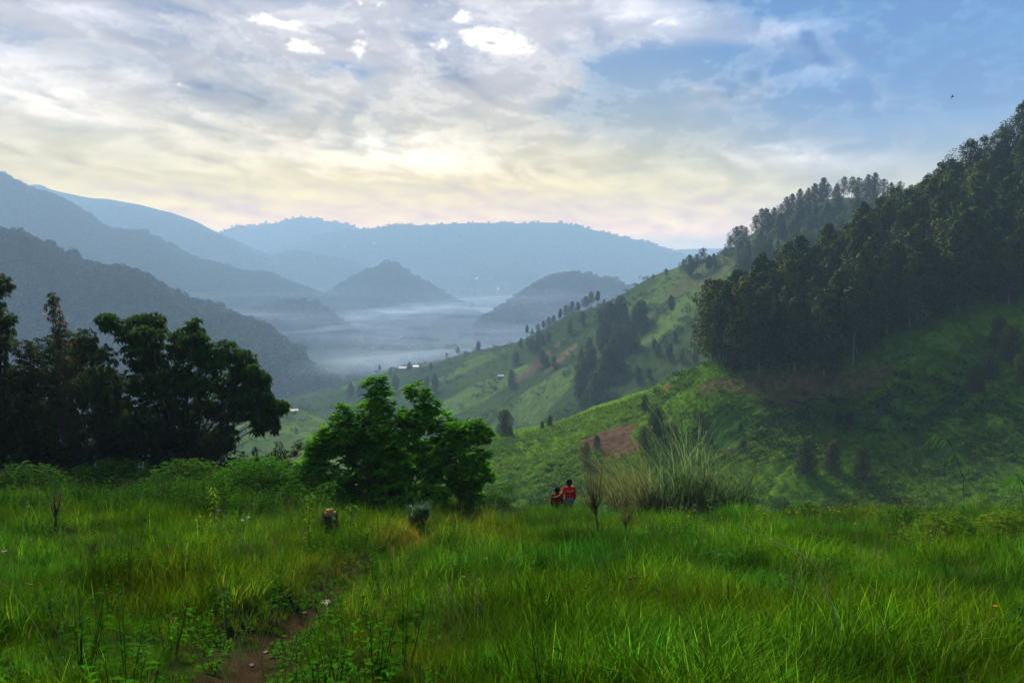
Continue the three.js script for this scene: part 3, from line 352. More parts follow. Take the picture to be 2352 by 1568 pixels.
// forest canopy on the left slopes: nobody could count these crowns
{
  const mk = (seed, n, col) => { const gb = new GB(), R = rng(seed); for (let i = 0; i < 5; i++) clump(gb, V((R() - 0.5) * 6, 1 + R() * 3.5, (R() - 0.5) * 6), 2.2 + R(), 1.7 + R() * 0.8, 2.2 + R(), n, 1.5, 1.1, col, R, 0.2, 0.6); return gb.geo(); };
  const crown = mk(5, 46, [1, 1, 1]), R = rng(909);
  const cover = (label, hl, n, v0, v1, s0, s1, col, keep) => { const it = []; for (let i = 0; i < n; i++) { const p = hl.pt(R(), lerp(v0, v1, R())); const k = 0.75 + 0.9 * R() * R(), big = R() < 0.04 ? 1.5 : 1; if (keep && !keep(p)) continue; it.push([M4(V(p.x, p.y - 1, p.z), R() * 6.28, lerp(s0, s1, R()) * big, lerp(s0, s1, R()) * big * 1.05), vary(col, 0.8, R)]); } return stuff('forest', label, crown, FARLEAF, it); };
  cover('dense dark forest canopy on the near left slope', FAR.leftD, 9000, 0.3, 1.01, 1.0, 2.1, [0.034, 0.045, 0.016]);
  cover('forest canopy on the grey blue left mountainside', FAR.leftC, 12000, 0.2, 1.01, 1.3, 2.6, [0.034, 0.040, 0.02]);
  cover('scattered brush and trees on the misty left spur', FAR.leftC2, 2600, 0.2, 1.01, 0.8, 2.0, [0.04, 0.05, 0.02], p => fbm(p.x * 0.006, p.z * 0.006, 3) > -0.15);
  cover('trees covering the wooded knoll in the valley', FAR.knoll, 3600, 0.2, 1.02, 1.6, 3.2, [0.034, 0.042, 0.018]);
  cover('low trees covering the smooth grey knoll', FAR.knoll2, 2600, 0.2, 1.02, 0.7, 1.5, [0.034, 0.042, 0.018]);
  cover('trees dotting the long far ridge', FAR.ridge, 2600, 0.5, 1.01, 1.2, 2.6, [0.034, 0.042, 0.018], p => fbm(p.x * 0.003, p.z * 0.003, 3) > 0 || R() < 0.25);
  cover('trees dotting the far rounded peak', FAR.peak, 700, 0.75, 1.0, 1.3, 2.6, [0.034, 0.042, 0.018]);
  cover('trees on the low pale hill', FAR.low, 1200, 0.4, 1.01, 1.2, 2.4, [0.034, 0.042, 0.018]);
  cover('trees on the second pale left ridge', FAR.left1, 2600, 0.5, 1.01, 1.2, 2.6, [0.034, 0.042, 0.018]);
  { const it = []; for (let i = 0; i < 2200; i++) { const x = lerp(-420, 300, R()), z = -lerp(900, 2600, R()); if (fbm(x * 0.004, z * 0.004, 3) < -0.02) continue; it.push([M4(V(x, -163 + 9 * fbm(x * 0.002, z * 0.002, 3), z), R() * 6.28, lerp(1, 2.2, R())), vary([0.034, 0.046, 0.018], 0.6, R)]); } stuff('treetops', 'scattered treetops on the misty valley floor', crown, FARLEAF, it); }
  // scrub on the nearer slopes
  const bush = (() => { const gb = new GB(), r = rng(12); for (let i = 0; i < 4; i++) clump(gb, V((r() - 0.5) * 0.9, 0.3 + r() * 0.35, (r() - 0.5) * 0.9), 0.42, 0.36, 0.42, 24, 0.30, 0.10, [1, 1, 1], r, -0.7, 0.3, 1.6); return gb.geo(); })();
  const scrub = (label, hl, n, v0, v1, s0, s1, keep, col, cv = 0.6) => { const it = []; for (let i = 0; i < n; i++) { const p = hl.pt(R(), lerp(v0, v1, R())); const w = keep(p); if (R() > w) continue; const s = lerp(s0, s1, R() * R()); it.push([M4(V(p.x, p.y - 0.08 * s, p.z), R() * 6.28, s * (0.9 + 0.7 * R()), s), vary(col(p), cv, R)]); } return stuff('undergrowth', label, bush, FARLEAF, it); };
  const lowN = p => fbm(p.x * 0.06 + 9, p.z * 0.06, 4);
  const bare = [[1395, 1012, 6], [1430, 1035, 4], [1660, 990, 4.5]].map(([x, y, r]) => { const P = fh(x, y); return [P.x, P.z, r]; });
  const offBare = p => !bare.some(([x, z, r]) => Math.hypot(p.x - x, p.z - z) < r);
  scrub('low scrub and rank grass tufts on the steep green slope', SLOPE, 75000, 0.12, 1.0, 0.28, 0.8, p => offBare(p) ? 0.3 + smooth(-0.1, 0.35, lowN(p)) * 0.7 : 0.0, p => { const k = smooth(-0.3, 0.35, fbm(p.x * 0.03, p.z * 0.03 + 20, 3)); return [lerp(0.055, 0.10, k), lerp(0.13, 0.19, k), 0.008]; }, 0.35);
  scrub('darker bushes dotted over the steep green slope', SLOPE, 2600, 0.12, 1.0, 0.8, 2.0, p => offBare(p) ? 0.9 * smooth(0.05, 0.35, fbm(p.x * 0.045 + 3, p.z * 0.045, 3)) : 0, p => [0.03, 0.075, 0.010]);
  scrub('bushes and hedges scattered over the farmed spur', SPUR, 16000, 0.1, 1.0, 1.0, 4.2, p => 0.08 + 0.9 * smooth(0.05, 0.3, fbm(p.x * 0.03, p.z * 0.03, 4)), p => [0.035, 0.066, 0.016]);
  scrub('bushes on the small mist lit hill', FAR.small, 900, 0.2, 1.0, 1.0, 3.0, p => 0.5, p => [0.05, 0.08, 0.02]);
}

// ---------------------------------------------------------------- the meadow underfoot: one slope that falls away in front
const PATH = [[520, 1640, 0.26], [575, 1500, 0.26], [640, 1440, 0.22], [700, 1410, 0.19], [745, 1378, 0.17], [790, 1340, 0.2], [850, 1300, 0.2], [930, 1262, 0.22], [1030, 1232, 0.25], [1130, 1200, 0.3], [1240, 1172, 0.35]];
const slopeOf = t => { const k = smooth(-0.45, 0.05, t), q = smooth(0.05, 0.5, t); return 0.212 + 0.030 * k + 0.010 * q; };
function groundRaw(x, z) {
  const d = -z;
  if (d < 0) return 0.18 * Math.min(-d, 40) + 0.2 * fbm(x * 0.12, z * 0.12, 3);
  const t = clamp(x / Math.max(d, 2), -1.2, 1.2), near = smooth(0, 6, d);
  const crest = lerp(25, 44, smooth(-0.05, -0.35, t)), over = Math.max(0, d - crest);
  return -slopeOf(t) * d + near * (0.42 * fbm(x * 0.14 + 4, z * 0.14, 3) + 0.13 * fbm(x * 0.5, z * 0.5 + 9, 3)) - (over < 10 ? 0.03 * over * over : 3 + 0.6 * (over - 10) * 0.85) ;
}
const meet = (px, py, h) => { const r = ray(px, py); let a = 2; for (let d = 2; d < 80; d += 0.15) { const p = V(0, EYE, 0).addScaledVector(r, d / -r.z); if (p.y <= h(p.x, p.z)) { let lo = a, hi = d; for (let i = 0; i < 14; i++) { const m = (lo + hi) / 2, q = V(0, EYE, 0).addScaledVector(r, m / -r.z); q.y <= h(q.x, q.z) ? hi = m : lo = m; } const q = V(0, EYE, 0).addScaledVector(r, hi / -r.z); return V(q.x, h(q.x, q.z), q.z); } a = d; } return at(px, py, 40); };
const PTS = PATH.map(([x, y, w]) => { const p = meet(x, y, groundRaw); return [p.x, p.z, w]; });
function pathDist(x, z) { // distance to the path's middle over its half width there
  let best = 1e9; for (let i = 0; i < PTS.length - 1; i++) { const [a, b, w] = PTS[i], [c, d, w2] = PTS[i + 1], ux = c - a, uz = d - b, t = clamp(((x - a) * ux + (z - b) * uz) / (ux * ux + uz * uz)), q = Math.hypot(x - a - ux * t, z - b - uz * t) / lerp(w, w2, t); if (q < best) best = q; } return best;
}
function groundH(x, z) { const y = groundRaw(x, z); if (z > 0 || z < -34) return y; const q = pathDist(x, z); return y - 0.13 * Math.exp(-q * q * 0.55) + 0.10 * Math.exp(-Math.pow((q - 3.2) / 1.2, 2)) * smooth(-0.3, 0.2, noise(x * 0.8, z * 0.8)); }
const onMeadow = (px, py) => meet(px, py, groundH);
// bare earth shows where the path is worn, mostly in its nearer half
const bareAt = (x, z) => { const q = pathDist(x, z), m = smooth(1.15, 0.2, q + 0.9 * noise(x * 3.1, z * 3.1) + 0.4 * noise(x * 8, z * 8)); return m * smooth(-10.8, -8.6, z); };
{
  const pos = [], col = [], uv = [], idx = [], NA = 300, ds = [];
  for (let d = -60; d < 2; d += 6) ds.push(d); for (let d = 2; d < 12; d += 0.1) ds.push(d); for (let d = 12; d < 30; d += 0.3) ds.push(d); for (let d = 30; d < 140; d += 2) ds.push(d); for (let d = 140; d < 520; d += 20) ds.push(d);
  ds.forEach((d, j) => { const half = Math.max(8, Math.abs(d) * 1.05 + 6); for (let i = 0; i <= NA; i++) { const x = lerp(-half, half, i / NA), z = -d, y = groundH(x, z); pos.push(x, Math.max(y, -175), z); uv.push(x / 1.7, z / 1.7); const b = bareAt(x, z), n = 0.75 + 0.5 * fbm(x * 1.3, z * 1.3, 3), g = d > 34 ? [0.02, 0.045, 0.008] : [0.022, 0.034, 0.008]; col.push(lerp(g[0], 0.05, b) * n, lerp(g[1], 0.031, b) * n, lerp(g[2], 0.017, b) * n); if (i < NA && j < ds.length - 1) { const a = j * (NA + 1) + i, e = a + NA + 1; idx.push(a, a + 1, e + 1, a, e + 1, e); } } });
  const g = new THREE.BufferGeometry(); g.setAttribute('position', new THREE.Float32BufferAttribute(pos, 3)); g.setAttribute('uv', new THREE.Float32BufferAttribute(uv, 2)); g.setAttribute('color', new THREE.Float32BufferAttribute(col, 3)); g.setIndex(idx); g.computeVertexNormals();
  structure('ground', 'sloping meadow ground with a worn bare footpath', g, hillMat([1, 1, 1], 0.03));
}
// ---------------------------------------------------------------- grass and low plants (nobody could count them)
const COLG = [[0.078, 0.275, 0.007], [0.105, 0.31, 0.008], [0.055, 0.235, 0.007], [0.14, 0.31, 0.010]];
function tuft(seed, n, h, spread, w, lean, dry = 0.06) {
  const gb = new GB(), R = rng(seed);
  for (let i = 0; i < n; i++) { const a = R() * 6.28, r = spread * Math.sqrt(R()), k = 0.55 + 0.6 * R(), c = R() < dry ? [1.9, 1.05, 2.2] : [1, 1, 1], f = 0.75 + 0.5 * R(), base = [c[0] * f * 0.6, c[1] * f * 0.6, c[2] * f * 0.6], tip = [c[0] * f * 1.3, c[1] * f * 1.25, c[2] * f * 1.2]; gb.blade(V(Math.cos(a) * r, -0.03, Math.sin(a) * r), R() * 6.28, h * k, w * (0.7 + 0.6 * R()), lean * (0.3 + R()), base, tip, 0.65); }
  return gb.geo();
}
function herb(seed, n, h, leafL, leafW, spread, upright = 0.4) { // a leafy weed
  const gb = new GB(), R = rng(seed);
  for (let s = 0; s < n; s++) {
    const a = R() * 6.28, r = spread * Math.sqrt(R()), hh = h * (0.5 + 0.6 * R()), b = V(Math.cos(a) * r, -0.02, Math.sin(a) * r), t = V(b.x + Math.cos(a) * hh * 0.25, hh, b.z + Math.sin(a) * hh * 0.25); gb.tube([b, t], 0.004, 0.002, 3, [1.1, 0.7, 1.2]);
    const m = 4 + Math.floor(R() * 5); for (let i = 0; i < m; i++) { const f = lerp(0.25, 1, (i + R() * 0.5) / m), y = R() * 6.28, p = V().lerpVectors(b, t, Math.min(1, f)), d = V(Math.cos(y), upright * (0.3 + R()), Math.sin(y)).normalize(), k = 0.7 + 0.6 * R(); gb.leaf(p, d, V(0, 1, 0), leafL * k, leafW * k, [0.8 + 0.4 * R(), 0.8 + 0.4 * R(), 0.8 + 0.3 * R()], 0.35, V(0, 1, 0), 0.3); }
  }
  return gb.geo();
}
{
  const R = rng(31337);
  const tone = (x, z, R) => { const n = fbm(x * 0.35, z * 0.35, 4), m = fbm(x * 0.12 + 40, z * 0.12, 3), c = COLG[Math.floor(R() * 4)], y = smooth(0.05, 0.45, m), q = pathDist(x, z), pth = smooth(4, 1, q) * smooth(-8, -11, z), k = (0.82 + 1.0 * n) * (0.6 + 0.8 * R()); const hue = fbm(x * 0.22 + 90, z * 0.22, 3); return [c[0] * k * (1 + 0.9 * hue) * (1 + 0.35 * y + 0.9 * pth), c[1] * k * (1 - 0.12 * pth), c[2] * k * (1 + 0.3 * y + 1.6 * pth) * (1 + 2 * Math.max(0, -hue))]; };
  const sets = [0, 1, 2].map(i => []), clov = [[], []], N = (d0, d1, per, f) => { const area = (d1 < 17 ? 0.97 : 0.8) * (d1 * d1 - d0 * d0), n = Math.round(area * per); for (let i = 0; i < n; i++) { const d = Math.sqrt(lerp(d0 * d0, d1 * d1, R())), x = (R() * 2 - 1) * (d < 14 ? 1.0 : 0.8) * d; f(x, -d, d); } };
  const grass = (x, z, d) => {
    const b = bareAt(x, z); if (R() < b * 1.2) return; const q = pathDist(x, z), n = fbm(x * 0.45 + 7, z * 0.45, 3), low = smooth(2.9, 0.7, q) , t = x / d;
    const right = smooth(-0.1, 0.25, t), s = (0.62 + 0.55 * smooth(-0.3, 0.4, n) + 0.25 * right) * (1 - 0.62 * low) * (1 - 0.45 * b) * (q < 7 && x < PTS[4][0] + 3 && z > -9.5 ? 0.75 : 1);
    const k = n > 0.12 && R() < 0.5 ? 2 : R() < 0.55 ? 0 : 1; sets[k].push([M4(V(x, groundH(x, z), z), R() * 6.28, s * (0.85 + 0.3 * R()), s * (0.8 + 0.4 * R()), (R() - 0.5) * 0.3, (R() - 0.5) * 0.3), tone(x, z, R)]);
  };
  N(3.6, 9, 105, grass); N(9, 16, 70, grass); N(16, 34, 32, grass);
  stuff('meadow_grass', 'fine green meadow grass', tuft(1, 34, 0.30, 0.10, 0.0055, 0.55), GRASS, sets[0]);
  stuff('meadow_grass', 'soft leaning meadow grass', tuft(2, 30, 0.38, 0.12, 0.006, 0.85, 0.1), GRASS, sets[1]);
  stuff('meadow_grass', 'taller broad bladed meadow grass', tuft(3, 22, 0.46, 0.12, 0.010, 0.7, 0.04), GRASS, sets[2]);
  { // dry straw and seed stems standing out of the grass
    const mk = seed => { const gb = new GB(), r = rng(seed); for (let i = 0; i < 5; i++) { const a = r() * 6.28, h = 0.35 + 0.35 * r(), l = 0.3 * r(), b = V((r() - 0.5) * 0.2, 0, (r() - 0.5) * 0.2), t = V(b.x + Math.cos(a) * l, h, b.z + Math.sin(a) * l), m = V().lerpVectors(b, t, 0.6); m.y += 0.05; gb.tube([b, m, t], 0.0028, 0.0018, 3, [1, 1, 1]); const e = V(t.x + Math.cos(a) * 0.05, t.y + 0.03, t.z + Math.sin(a) * 0.05); gb.tube([t, V().lerpVectors(t, e, 0.5), e], 0.005, 0.003, 4, [0.8, 0.7, 0.6]); } return gb.geo(); };
    const it = [[], []], put = (x, z) => { if (R() > 0.25 + 0.9 * smooth(0.0, 0.35, fbm(x * 0.3 + 70, z * 0.3, 3))) return; const k = 0.6 + 0.7 * R(), c = R() < 0.5 ? [0.24, 0.22, 0.08] : [0.13, 0.19, 0.04]; it[R() < 0.5 ? 0 : 1].push([M4(V(x, groundH(x, z), z), R() * 6.28, 0.55 + 0.55 * R()), c.map(v => v * k * 0.8)]); };
    N(4, 12, 3.2, put); N(12, 28, 2, put);
    stuff('dry_grass_stems', 'dry straw coloured grass stems and seed heads', mk(61), BARK, it[0]); stuff('dry_grass_stems', 'pale green seed stems among the grass', mk(62), BARK, it[1]);
  }
  // clover and small leafy weeds between the grass
  const leafy = (x, z, d) => { const n = fbm(x * 0.5 + 30, z * 0.5 + 3, 3), q = pathDist(x, z), b = bareAt(x, z); if (R() < b) return; const bank = smooth(7, 2, q) * (x < 0 ? 1 : 0.5), w = (d > 10 ? 0.28 : 0.10) + 0.7 * smooth(0.05, 0.35, n) + 0.5 * bank; if (R() > w) return; const s = 0.6 + 0.7 * R(), k = 0.6 + 0.6 * R(); clov[R() < 0.6 ? 0 : 1].push([M4(V(x, groundH(x, z), z), R() * 6.28, s, s * (q < 2 ? 0.5 : 1)), [0.036 * k, 0.135 * k, 0.006 * k]]); };
  N(3.6, 9, 15, leafy); N(9, 18, 11, leafy); N(18, 32, 6, leafy);
  stuff('clover', 'low clover like leaves between the grass', herb(11, 7, 0.22, 0.05, 0.034, 0.10, 0.5), LEAF, clov[0]);
  stuff('weeds', 'small leafy weeds between the grass', herb(12, 4, 0.40, 0.085, 0.03, 0.10, 0.6), LEAF, clov[1]);
  // rank weeds along the meadow's edge, thickest under the trees on the left
  const rank = [[], []]; const add = (n, f) => { for (let i = 0; i < n; i++) { const [px, py, s, c] = f(); const p = onMeadow(px, py), k = 0.6 + 0.7 * R(); rank[R() < 0.5 ? 0 : 1].push([M4(V(p.x, p.y, p.z), R() * 6.28, s * (0.45 + 0.8 * R()) * (0.8 + 0.9 * fbm(p.x * 0.5, p.z * 0.5, 2))), [c[0] * k, c[1] * k, c[2] * k]]); } };
  const GR = [0.045, 0.14, 0.008], DK = [0.03, 0.08, 0.008], YL = [0.10, 0.16, 0.010];
  add(1300, () => [lerp(-120, 760, R()), lerp(1085, 1190, Math.pow(R(), 0.8)), 1.0, R() < 0.6 ? DK : GR]);
  add(420, () => [lerp(480, 1180, R()), lerp(1120, 1200, R()), 0.9, R() < 0.4 ? DK : GR]);
  add(320, () => [lerp(420, 780, R()), lerp(1095, 1190, R()), 1.0, GR]);
  add(380, () => [lerp(1450, 2500, R()), lerp(1185, 1260, R()), 0.8, R() < 0.3 ? YL : GR]);
  add(300, () => [lerp(2020, 2500, R()), lerp(1185, 1290, R()), 1.05, R() < 0.5 ? YL : GR]);
  add(120, () => [lerp(0, 800, R()), lerp(1180, 1300, R()), 0.7, GR]);
  stuff('rank_weeds', 'leafy waist high weeds along the meadow edge', herb(21, 6, 0.72, 0.13, 0.055, 0.24, 0.4), LEAF, rank[0]);
  stuff('rank_weeds', 'narrow leaved weeds along the meadow edge', herb(22, 8, 0.85, 0.10, 0.026, 0.26, 0.7), LEAF, rank[1]);
}

// ---------------------------------------------------------------- broad leaved trees and shrubs close by
function leafyTree({ name, label, category, px, py, lobes, leaf, col, tips = 1, whorl = 8, bark = [0.05, 0.042, 0.03], soft = 0.45, seed = 1, stem = 0.05, group, depth = 0.8, up = 0.5, mat = LEAF, droop = 0.3, red = 0, d }) {
  const base = d ? (() => { const p = at(px, py, d); p.y = groundH(p.x, p.z); return p; })() : onMeadow(px, py), m = -base.z / F, R = rng(seed), t = new GB(), k = new GB(), ref = proj(base);
  lobes.forEach(([lx, ly, lr], li) => {
    const c = V((lx - ref[0]) * m, (ref[1] - ly) * m, (R() - 0.5) * 2 * depth * lr * m * 1.6), r = lr * m, s0 = V((R() - 0.5) * 0.3, -0.15, (R() - 0.5) * 0.3), mid = V().lerpVectors(s0, c, 0.5); mid.x *= 0.7; mid.y *= 0.92;
    const rad = stem * (0.35 + 0.65 * R()) * Math.min(1, 0.4 + r); t.tube([s0, V().lerpVectors(s0, mid, 0.5), mid, c], rad, rad * 0.3, 5, bark);
    const n = Math.round(tips * 80 * r * r + 12);
    for (let i = 0; i < n; i++) {
      const dr = rdir(R), q = lerp(0.35, 1, Math.sqrt(R())), p = V(c.x + dr.x * r * q, c.y + dr.y * r * q * 0.9, c.z + dr.z * r * q), out = V(dr.x, dr.y + 0.35, dr.z).normalize();
      t.tube([V().lerpVectors(c, p, 0.05), V().lerpVectors(c, p, 0.6).add(V(0, -0.04 * r, 0)), p], 0.008, 0.004, 3, bark);
      const top = ly < 0 ? 0 : clamp((p.y) / 3), hue = red && R() < red ? [2.6, 0.85, 0.9] : [1, 1, 1], tw = 0.75 + 0.5 * R();
      for (let j = 0; j < whorl; j++) {
        const a = j * 2.4 + R() * 0.8, side = V(Math.cos(a), 0, Math.sin(a)), dir = V(side.x + out.x * 0.5, up * (0.2 + 0.9 * R()) + out.y * 0.3 - 0.15, side.z + out.z * 0.5).normalize(), f = 0.6 + 0.55 * R(), v = tw * (0.72 + 0.5 * R());
        k.leaf(V(p.x, p.y - j * leaf[0] * 0.05, p.z), dir, V(0, 1, 0), leaf[0] * f, leaf[1] * f, [col[0] * v * hue[0] * (1 + 0.3 * R()), col[1] * v * hue[1], col[2] * v * hue[2]], soft, out, droop);
      }
    }
  });
  const o = thing(name, label, category, base, 0, group); mesh('trunk', t.geo(), BARK, o); mesh('crown', k.geo(), mat, o); return o;
}
leafyTree({ name: 'leafy_bush', label: 'large bright green bush with broad leaves in the middle of the meadow edge', category: 'bush', px: 920, py: 1168, seed: 11, leaf: [0.30, 0.15], col: [0.07, 0.24, 0.010], tips: 2.0, whorl: 8, stem: 0.045, up: 0.8, soft: 0.35,
  lobes: [[866, 872, 24], [880, 905, 32], [850, 940, 34], [905, 960, 44], [960, 893, 24], [985, 925, 26], [960, 950, 40], [930, 1000, 54], [790, 940, 24], [800, 970, 34], [765, 990, 34], [740, 1020, 36], [725, 1045, 28], [790, 1030, 46], [850, 1030, 54], [1010, 970, 34], [1050, 985, 34], [1095, 975, 26], [1112, 990, 22], [1075, 1000, 28], [1108, 1045, 22], [1090, 1065, 26], [1020, 1075, 40], [960, 1070, 50], [890, 1085, 56], [820, 1090, 50], [760, 1085, 42], [1060, 1110, 40], [990, 1125, 46], [920, 1130, 50], [850, 1135, 46], [790, 1130, 38], [1120, 1090, 20], [712, 1068, 28], [745, 1005, 30], [700, 1105, 26], [720, 1125, 34], [1080, 1135, 34], [1005, 1030, 42], [900, 1045, 52], [1045, 1035, 36], [840, 985, 40]] });
leafyTree({ name: 'broad_tree', label: 'big dark tree with drooping leaf clusters and open right side', category: 'tree', px: 420, py: 1082, d: 34, seed: 21, leaf: [0.26, 0.14], col: [0.030, 0.075, 0.012], tips: 1.7, whorl: 9, stem: 0.10, depth: 0.9, up: 0.25, droop: 0.7,
  lobes: [[262, 730, 24], [240, 722, 14], [300, 745, 36], [345, 735, 36], [375, 760, 36], [330, 790, 50], [420, 775, 40], [452, 740, 22], [470, 775, 34], [505, 800, 36], [540, 800, 34], [560, 815, 26], [575, 850, 28], [585, 875, 30], [605, 915, 28], [628, 905, 22], [650, 925, 16], [600, 840, 18], [612, 860, 14], [590, 890, 26], [540, 870, 44], [480, 850, 50], [410, 850, 56], [340, 860, 54], [560, 930, 36], [610, 945, 20], [640, 930, 16], [630, 955, 14], [600, 975, 22], [500, 930, 46], [430, 930, 50], [360, 940, 50], [440, 1000, 40], [380, 1010, 46], [530, 985, 30], [640, 975, 10], [470, 1050, 30]] });
leafyTree({ name: 'feathery_tree', label: 'brownish green feathery tree standing left of the big dark tree', category: 'tree', px: 225, py: 1085, d: 33, seed: 31, leaf: [0.13, 0.042], col: [0.026, 0.056, 0.014], tips: 2.6, whorl: 12, stem: 0.07, up: 0.0, droop: 1.2,
  lobes: [[215, 770, 32], [190, 800, 36], [240, 815, 40], [260, 870, 46], [210, 880, 52], [170, 900, 44], [280, 930, 46], [230, 950, 54], [170, 970, 50], [290, 990, 40], [240, 1020, 48], [180, 1040, 44], [290, 1045, 34]] });
leafyTree({ name: 'slender_tree', label: 'slender tree with thin reddish pointed top rising above its neighbours', category: 'tree', px: 150, py: 1088, d: 31, seed: 41, leaf: [0.12, 0.032], col: [0.035, 0.055, 0.02], tips: 2.4, whorl: 9, stem: 0.05, up: 0.2, droop: 1.4, red: 0.14,
  lobes: [[148, 672, 12], [146, 692, 15], [150, 715, 17], [143, 740, 20], [156, 765, 24], [138, 790, 26], [160, 825, 30], [130, 850, 32], [160, 890, 34], [130, 930, 34]] });
leafyTree({ name: 'edge_tree', label: 'tall dark tree cut by the left edge of the view', category: 'tree', px: 5, py: 1095, d: 29, seed: 51, leaf: [0.16, 0.055], col: [0.026, 0.048, 0.012], tips: 2.4, whorl: 10, stem: 0.11, up: 0.1, droop: 1.0,
  lobes: [[-4, 585, 16], [0, 610, 22], [8, 640, 30], [14, 668, 30], [20, 695, 28], [0, 720, 40], [32, 730, 24], [-30, 760, 50], [10, 790, 44], [-40, 850, 60], [20, 870, 46], [-10, 930, 56], [40, 950, 44], [-40, 1000, 60], [30, 1020, 50], [-110, 820, 60], [-110, 950, 60]] });
leafyTree({ name: 'dark_tree', label: 'broad dark tree filling the dim space behind the slender and feathery trees', category: 'tree', px: 200, py: 1080, d: 36, seed: 66, leaf: [0.22, 0.10], col: [0.022, 0.044, 0.010], tips: 1.5, whorl: 9, stem: 0.08, up: 0.3, droop: 0.6,
  lobes: [[105, 800, 50], [190, 815, 50], [60, 870, 56], [150, 890, 66], [235, 900, 56], [100, 970, 66], [190, 990, 66], [265, 980, 56], [30, 950, 60], [325, 960, 56], [385, 965, 56], [450, 985, 46], [520, 1005, 36], [-40, 900, 60], [300, 1040, 50], [120, 1050, 50]] });
leafyTree({ name: 'dark_shrub', label: 'dark leafy shrub filling the gap between edge tree and slender tree', category: 'bush', px: 85, py: 1090, d: 30, seed: 61, leaf: [0.17, 0.07], col: [0.024, 0.045, 0.010], tips: 2.4, whorl: 9, stem: 0.06, up: 0.3, droop: 0.6,
  lobes: [[85, 800, 34], [70, 850, 42], [110, 860, 40], [80, 910, 50], [110, 960, 46], [60, 1000, 50], [110, 1030, 44], [80, 1060, 40]] });
leafyTree({ name: 'dark_shrub', label: 'wide low dark shrub in deep shade along the foot of the left trees', category: 'bush', px: 330, py: 1088, d: 32, seed: 62, leaf: [0.15, 0.06], col: [0.018, 0.034, 0.008], tips: 2.2, whorl: 9, stem: 0.05, up: 0.3, droop: 0.6,
  lobes: [[330, 1000, 46], [390, 1010, 50], [450, 1020, 46], [500, 1020, 40], [270, 1020, 50], [200, 1030, 50], [140, 1040, 50], [80, 1030, 54], [20, 1040, 54], [-40, 1040, 54], [380, 1040, 42], [300, 1050, 36], [440, 1060, 36], [500, 1050, 34], [550, 1060, 34], [260, 1070, 30]] });
leafyTree({ name: 'dark_shrub', label: 'bushy dark shrub touching the left side of the bright leafy bush', category: 'bush', px: 690, py: 1110, d: 27, seed: 63, leaf: [0.13, 0.045], col: [0.022, 0.042, 0.012], tips: 2.0, whorl: 9, stem: 0.04, up: 0.6, droop: 0.6,
  lobes: [[690, 1030, 26], [660, 1050, 30], [720, 1060, 28], [700, 1085, 30], [650, 1085, 28]] });
// spiky dark shrubs between the big tree and the bush
function spiky(label, px, py, d, hgt, w, col, seed, n = 70) {
  const p = at(px, py, d); p.y = groundH(p.x, p.z); const gb = new GB(), R = rng(seed);
  for (let s = 0; s < 9; s++) { const bx = (R() - 0.5) * w, bz = (R() - 0.5) * w, h = hgt * (0.6 + 0.45 * R()); gb.tube([V(bx * 0.5, -0.1, bz * 0.5), V(bx, h * 0.9, bz)], 0.02, 0.008, 4, [0.04, 0.04, 0.03]); for (let i = 0; i < n; i++) { const y = h * (0.25 + 0.75 * R()), a = R() * 6.28, dir = V(Math.cos(a) * 0.7, 0.6 + 0.5 * R(), Math.sin(a) * 0.7).normalize(); gb.leaf(V(bx * (0.5 + 0.5 * y / h), y, bz * (0.5 + 0.5 * y / h)), dir, V(0, 1, 0), 0.3, 0.035, vary(col, 0.6, R), 0.3, V(0, 1, 0), 0.1); } }
  const o = thing('spiky_shrub', label, 'bush', p); mesh('foliage', gb.geo(), LEAF, o); return o;
}
spiky('dark spiky shrub right of the big tree, taller of two', 628, 1075, 33, 1.7, 1.3, [0.02, 0.04, 0.016], 71);
spiky('lower dark spiky shrub beside the small misty hill', 592, 1080, 33, 1.3, 1.6, [0.018, 0.034, 0.014], 72);
spiky('silvery grey green shrub with upright shoots before the bush', 965, 1212, onMeadow(965, 1212).z * -1, 0.42, 0.42, [0.065, 0.12, 0.055], 73, 60);

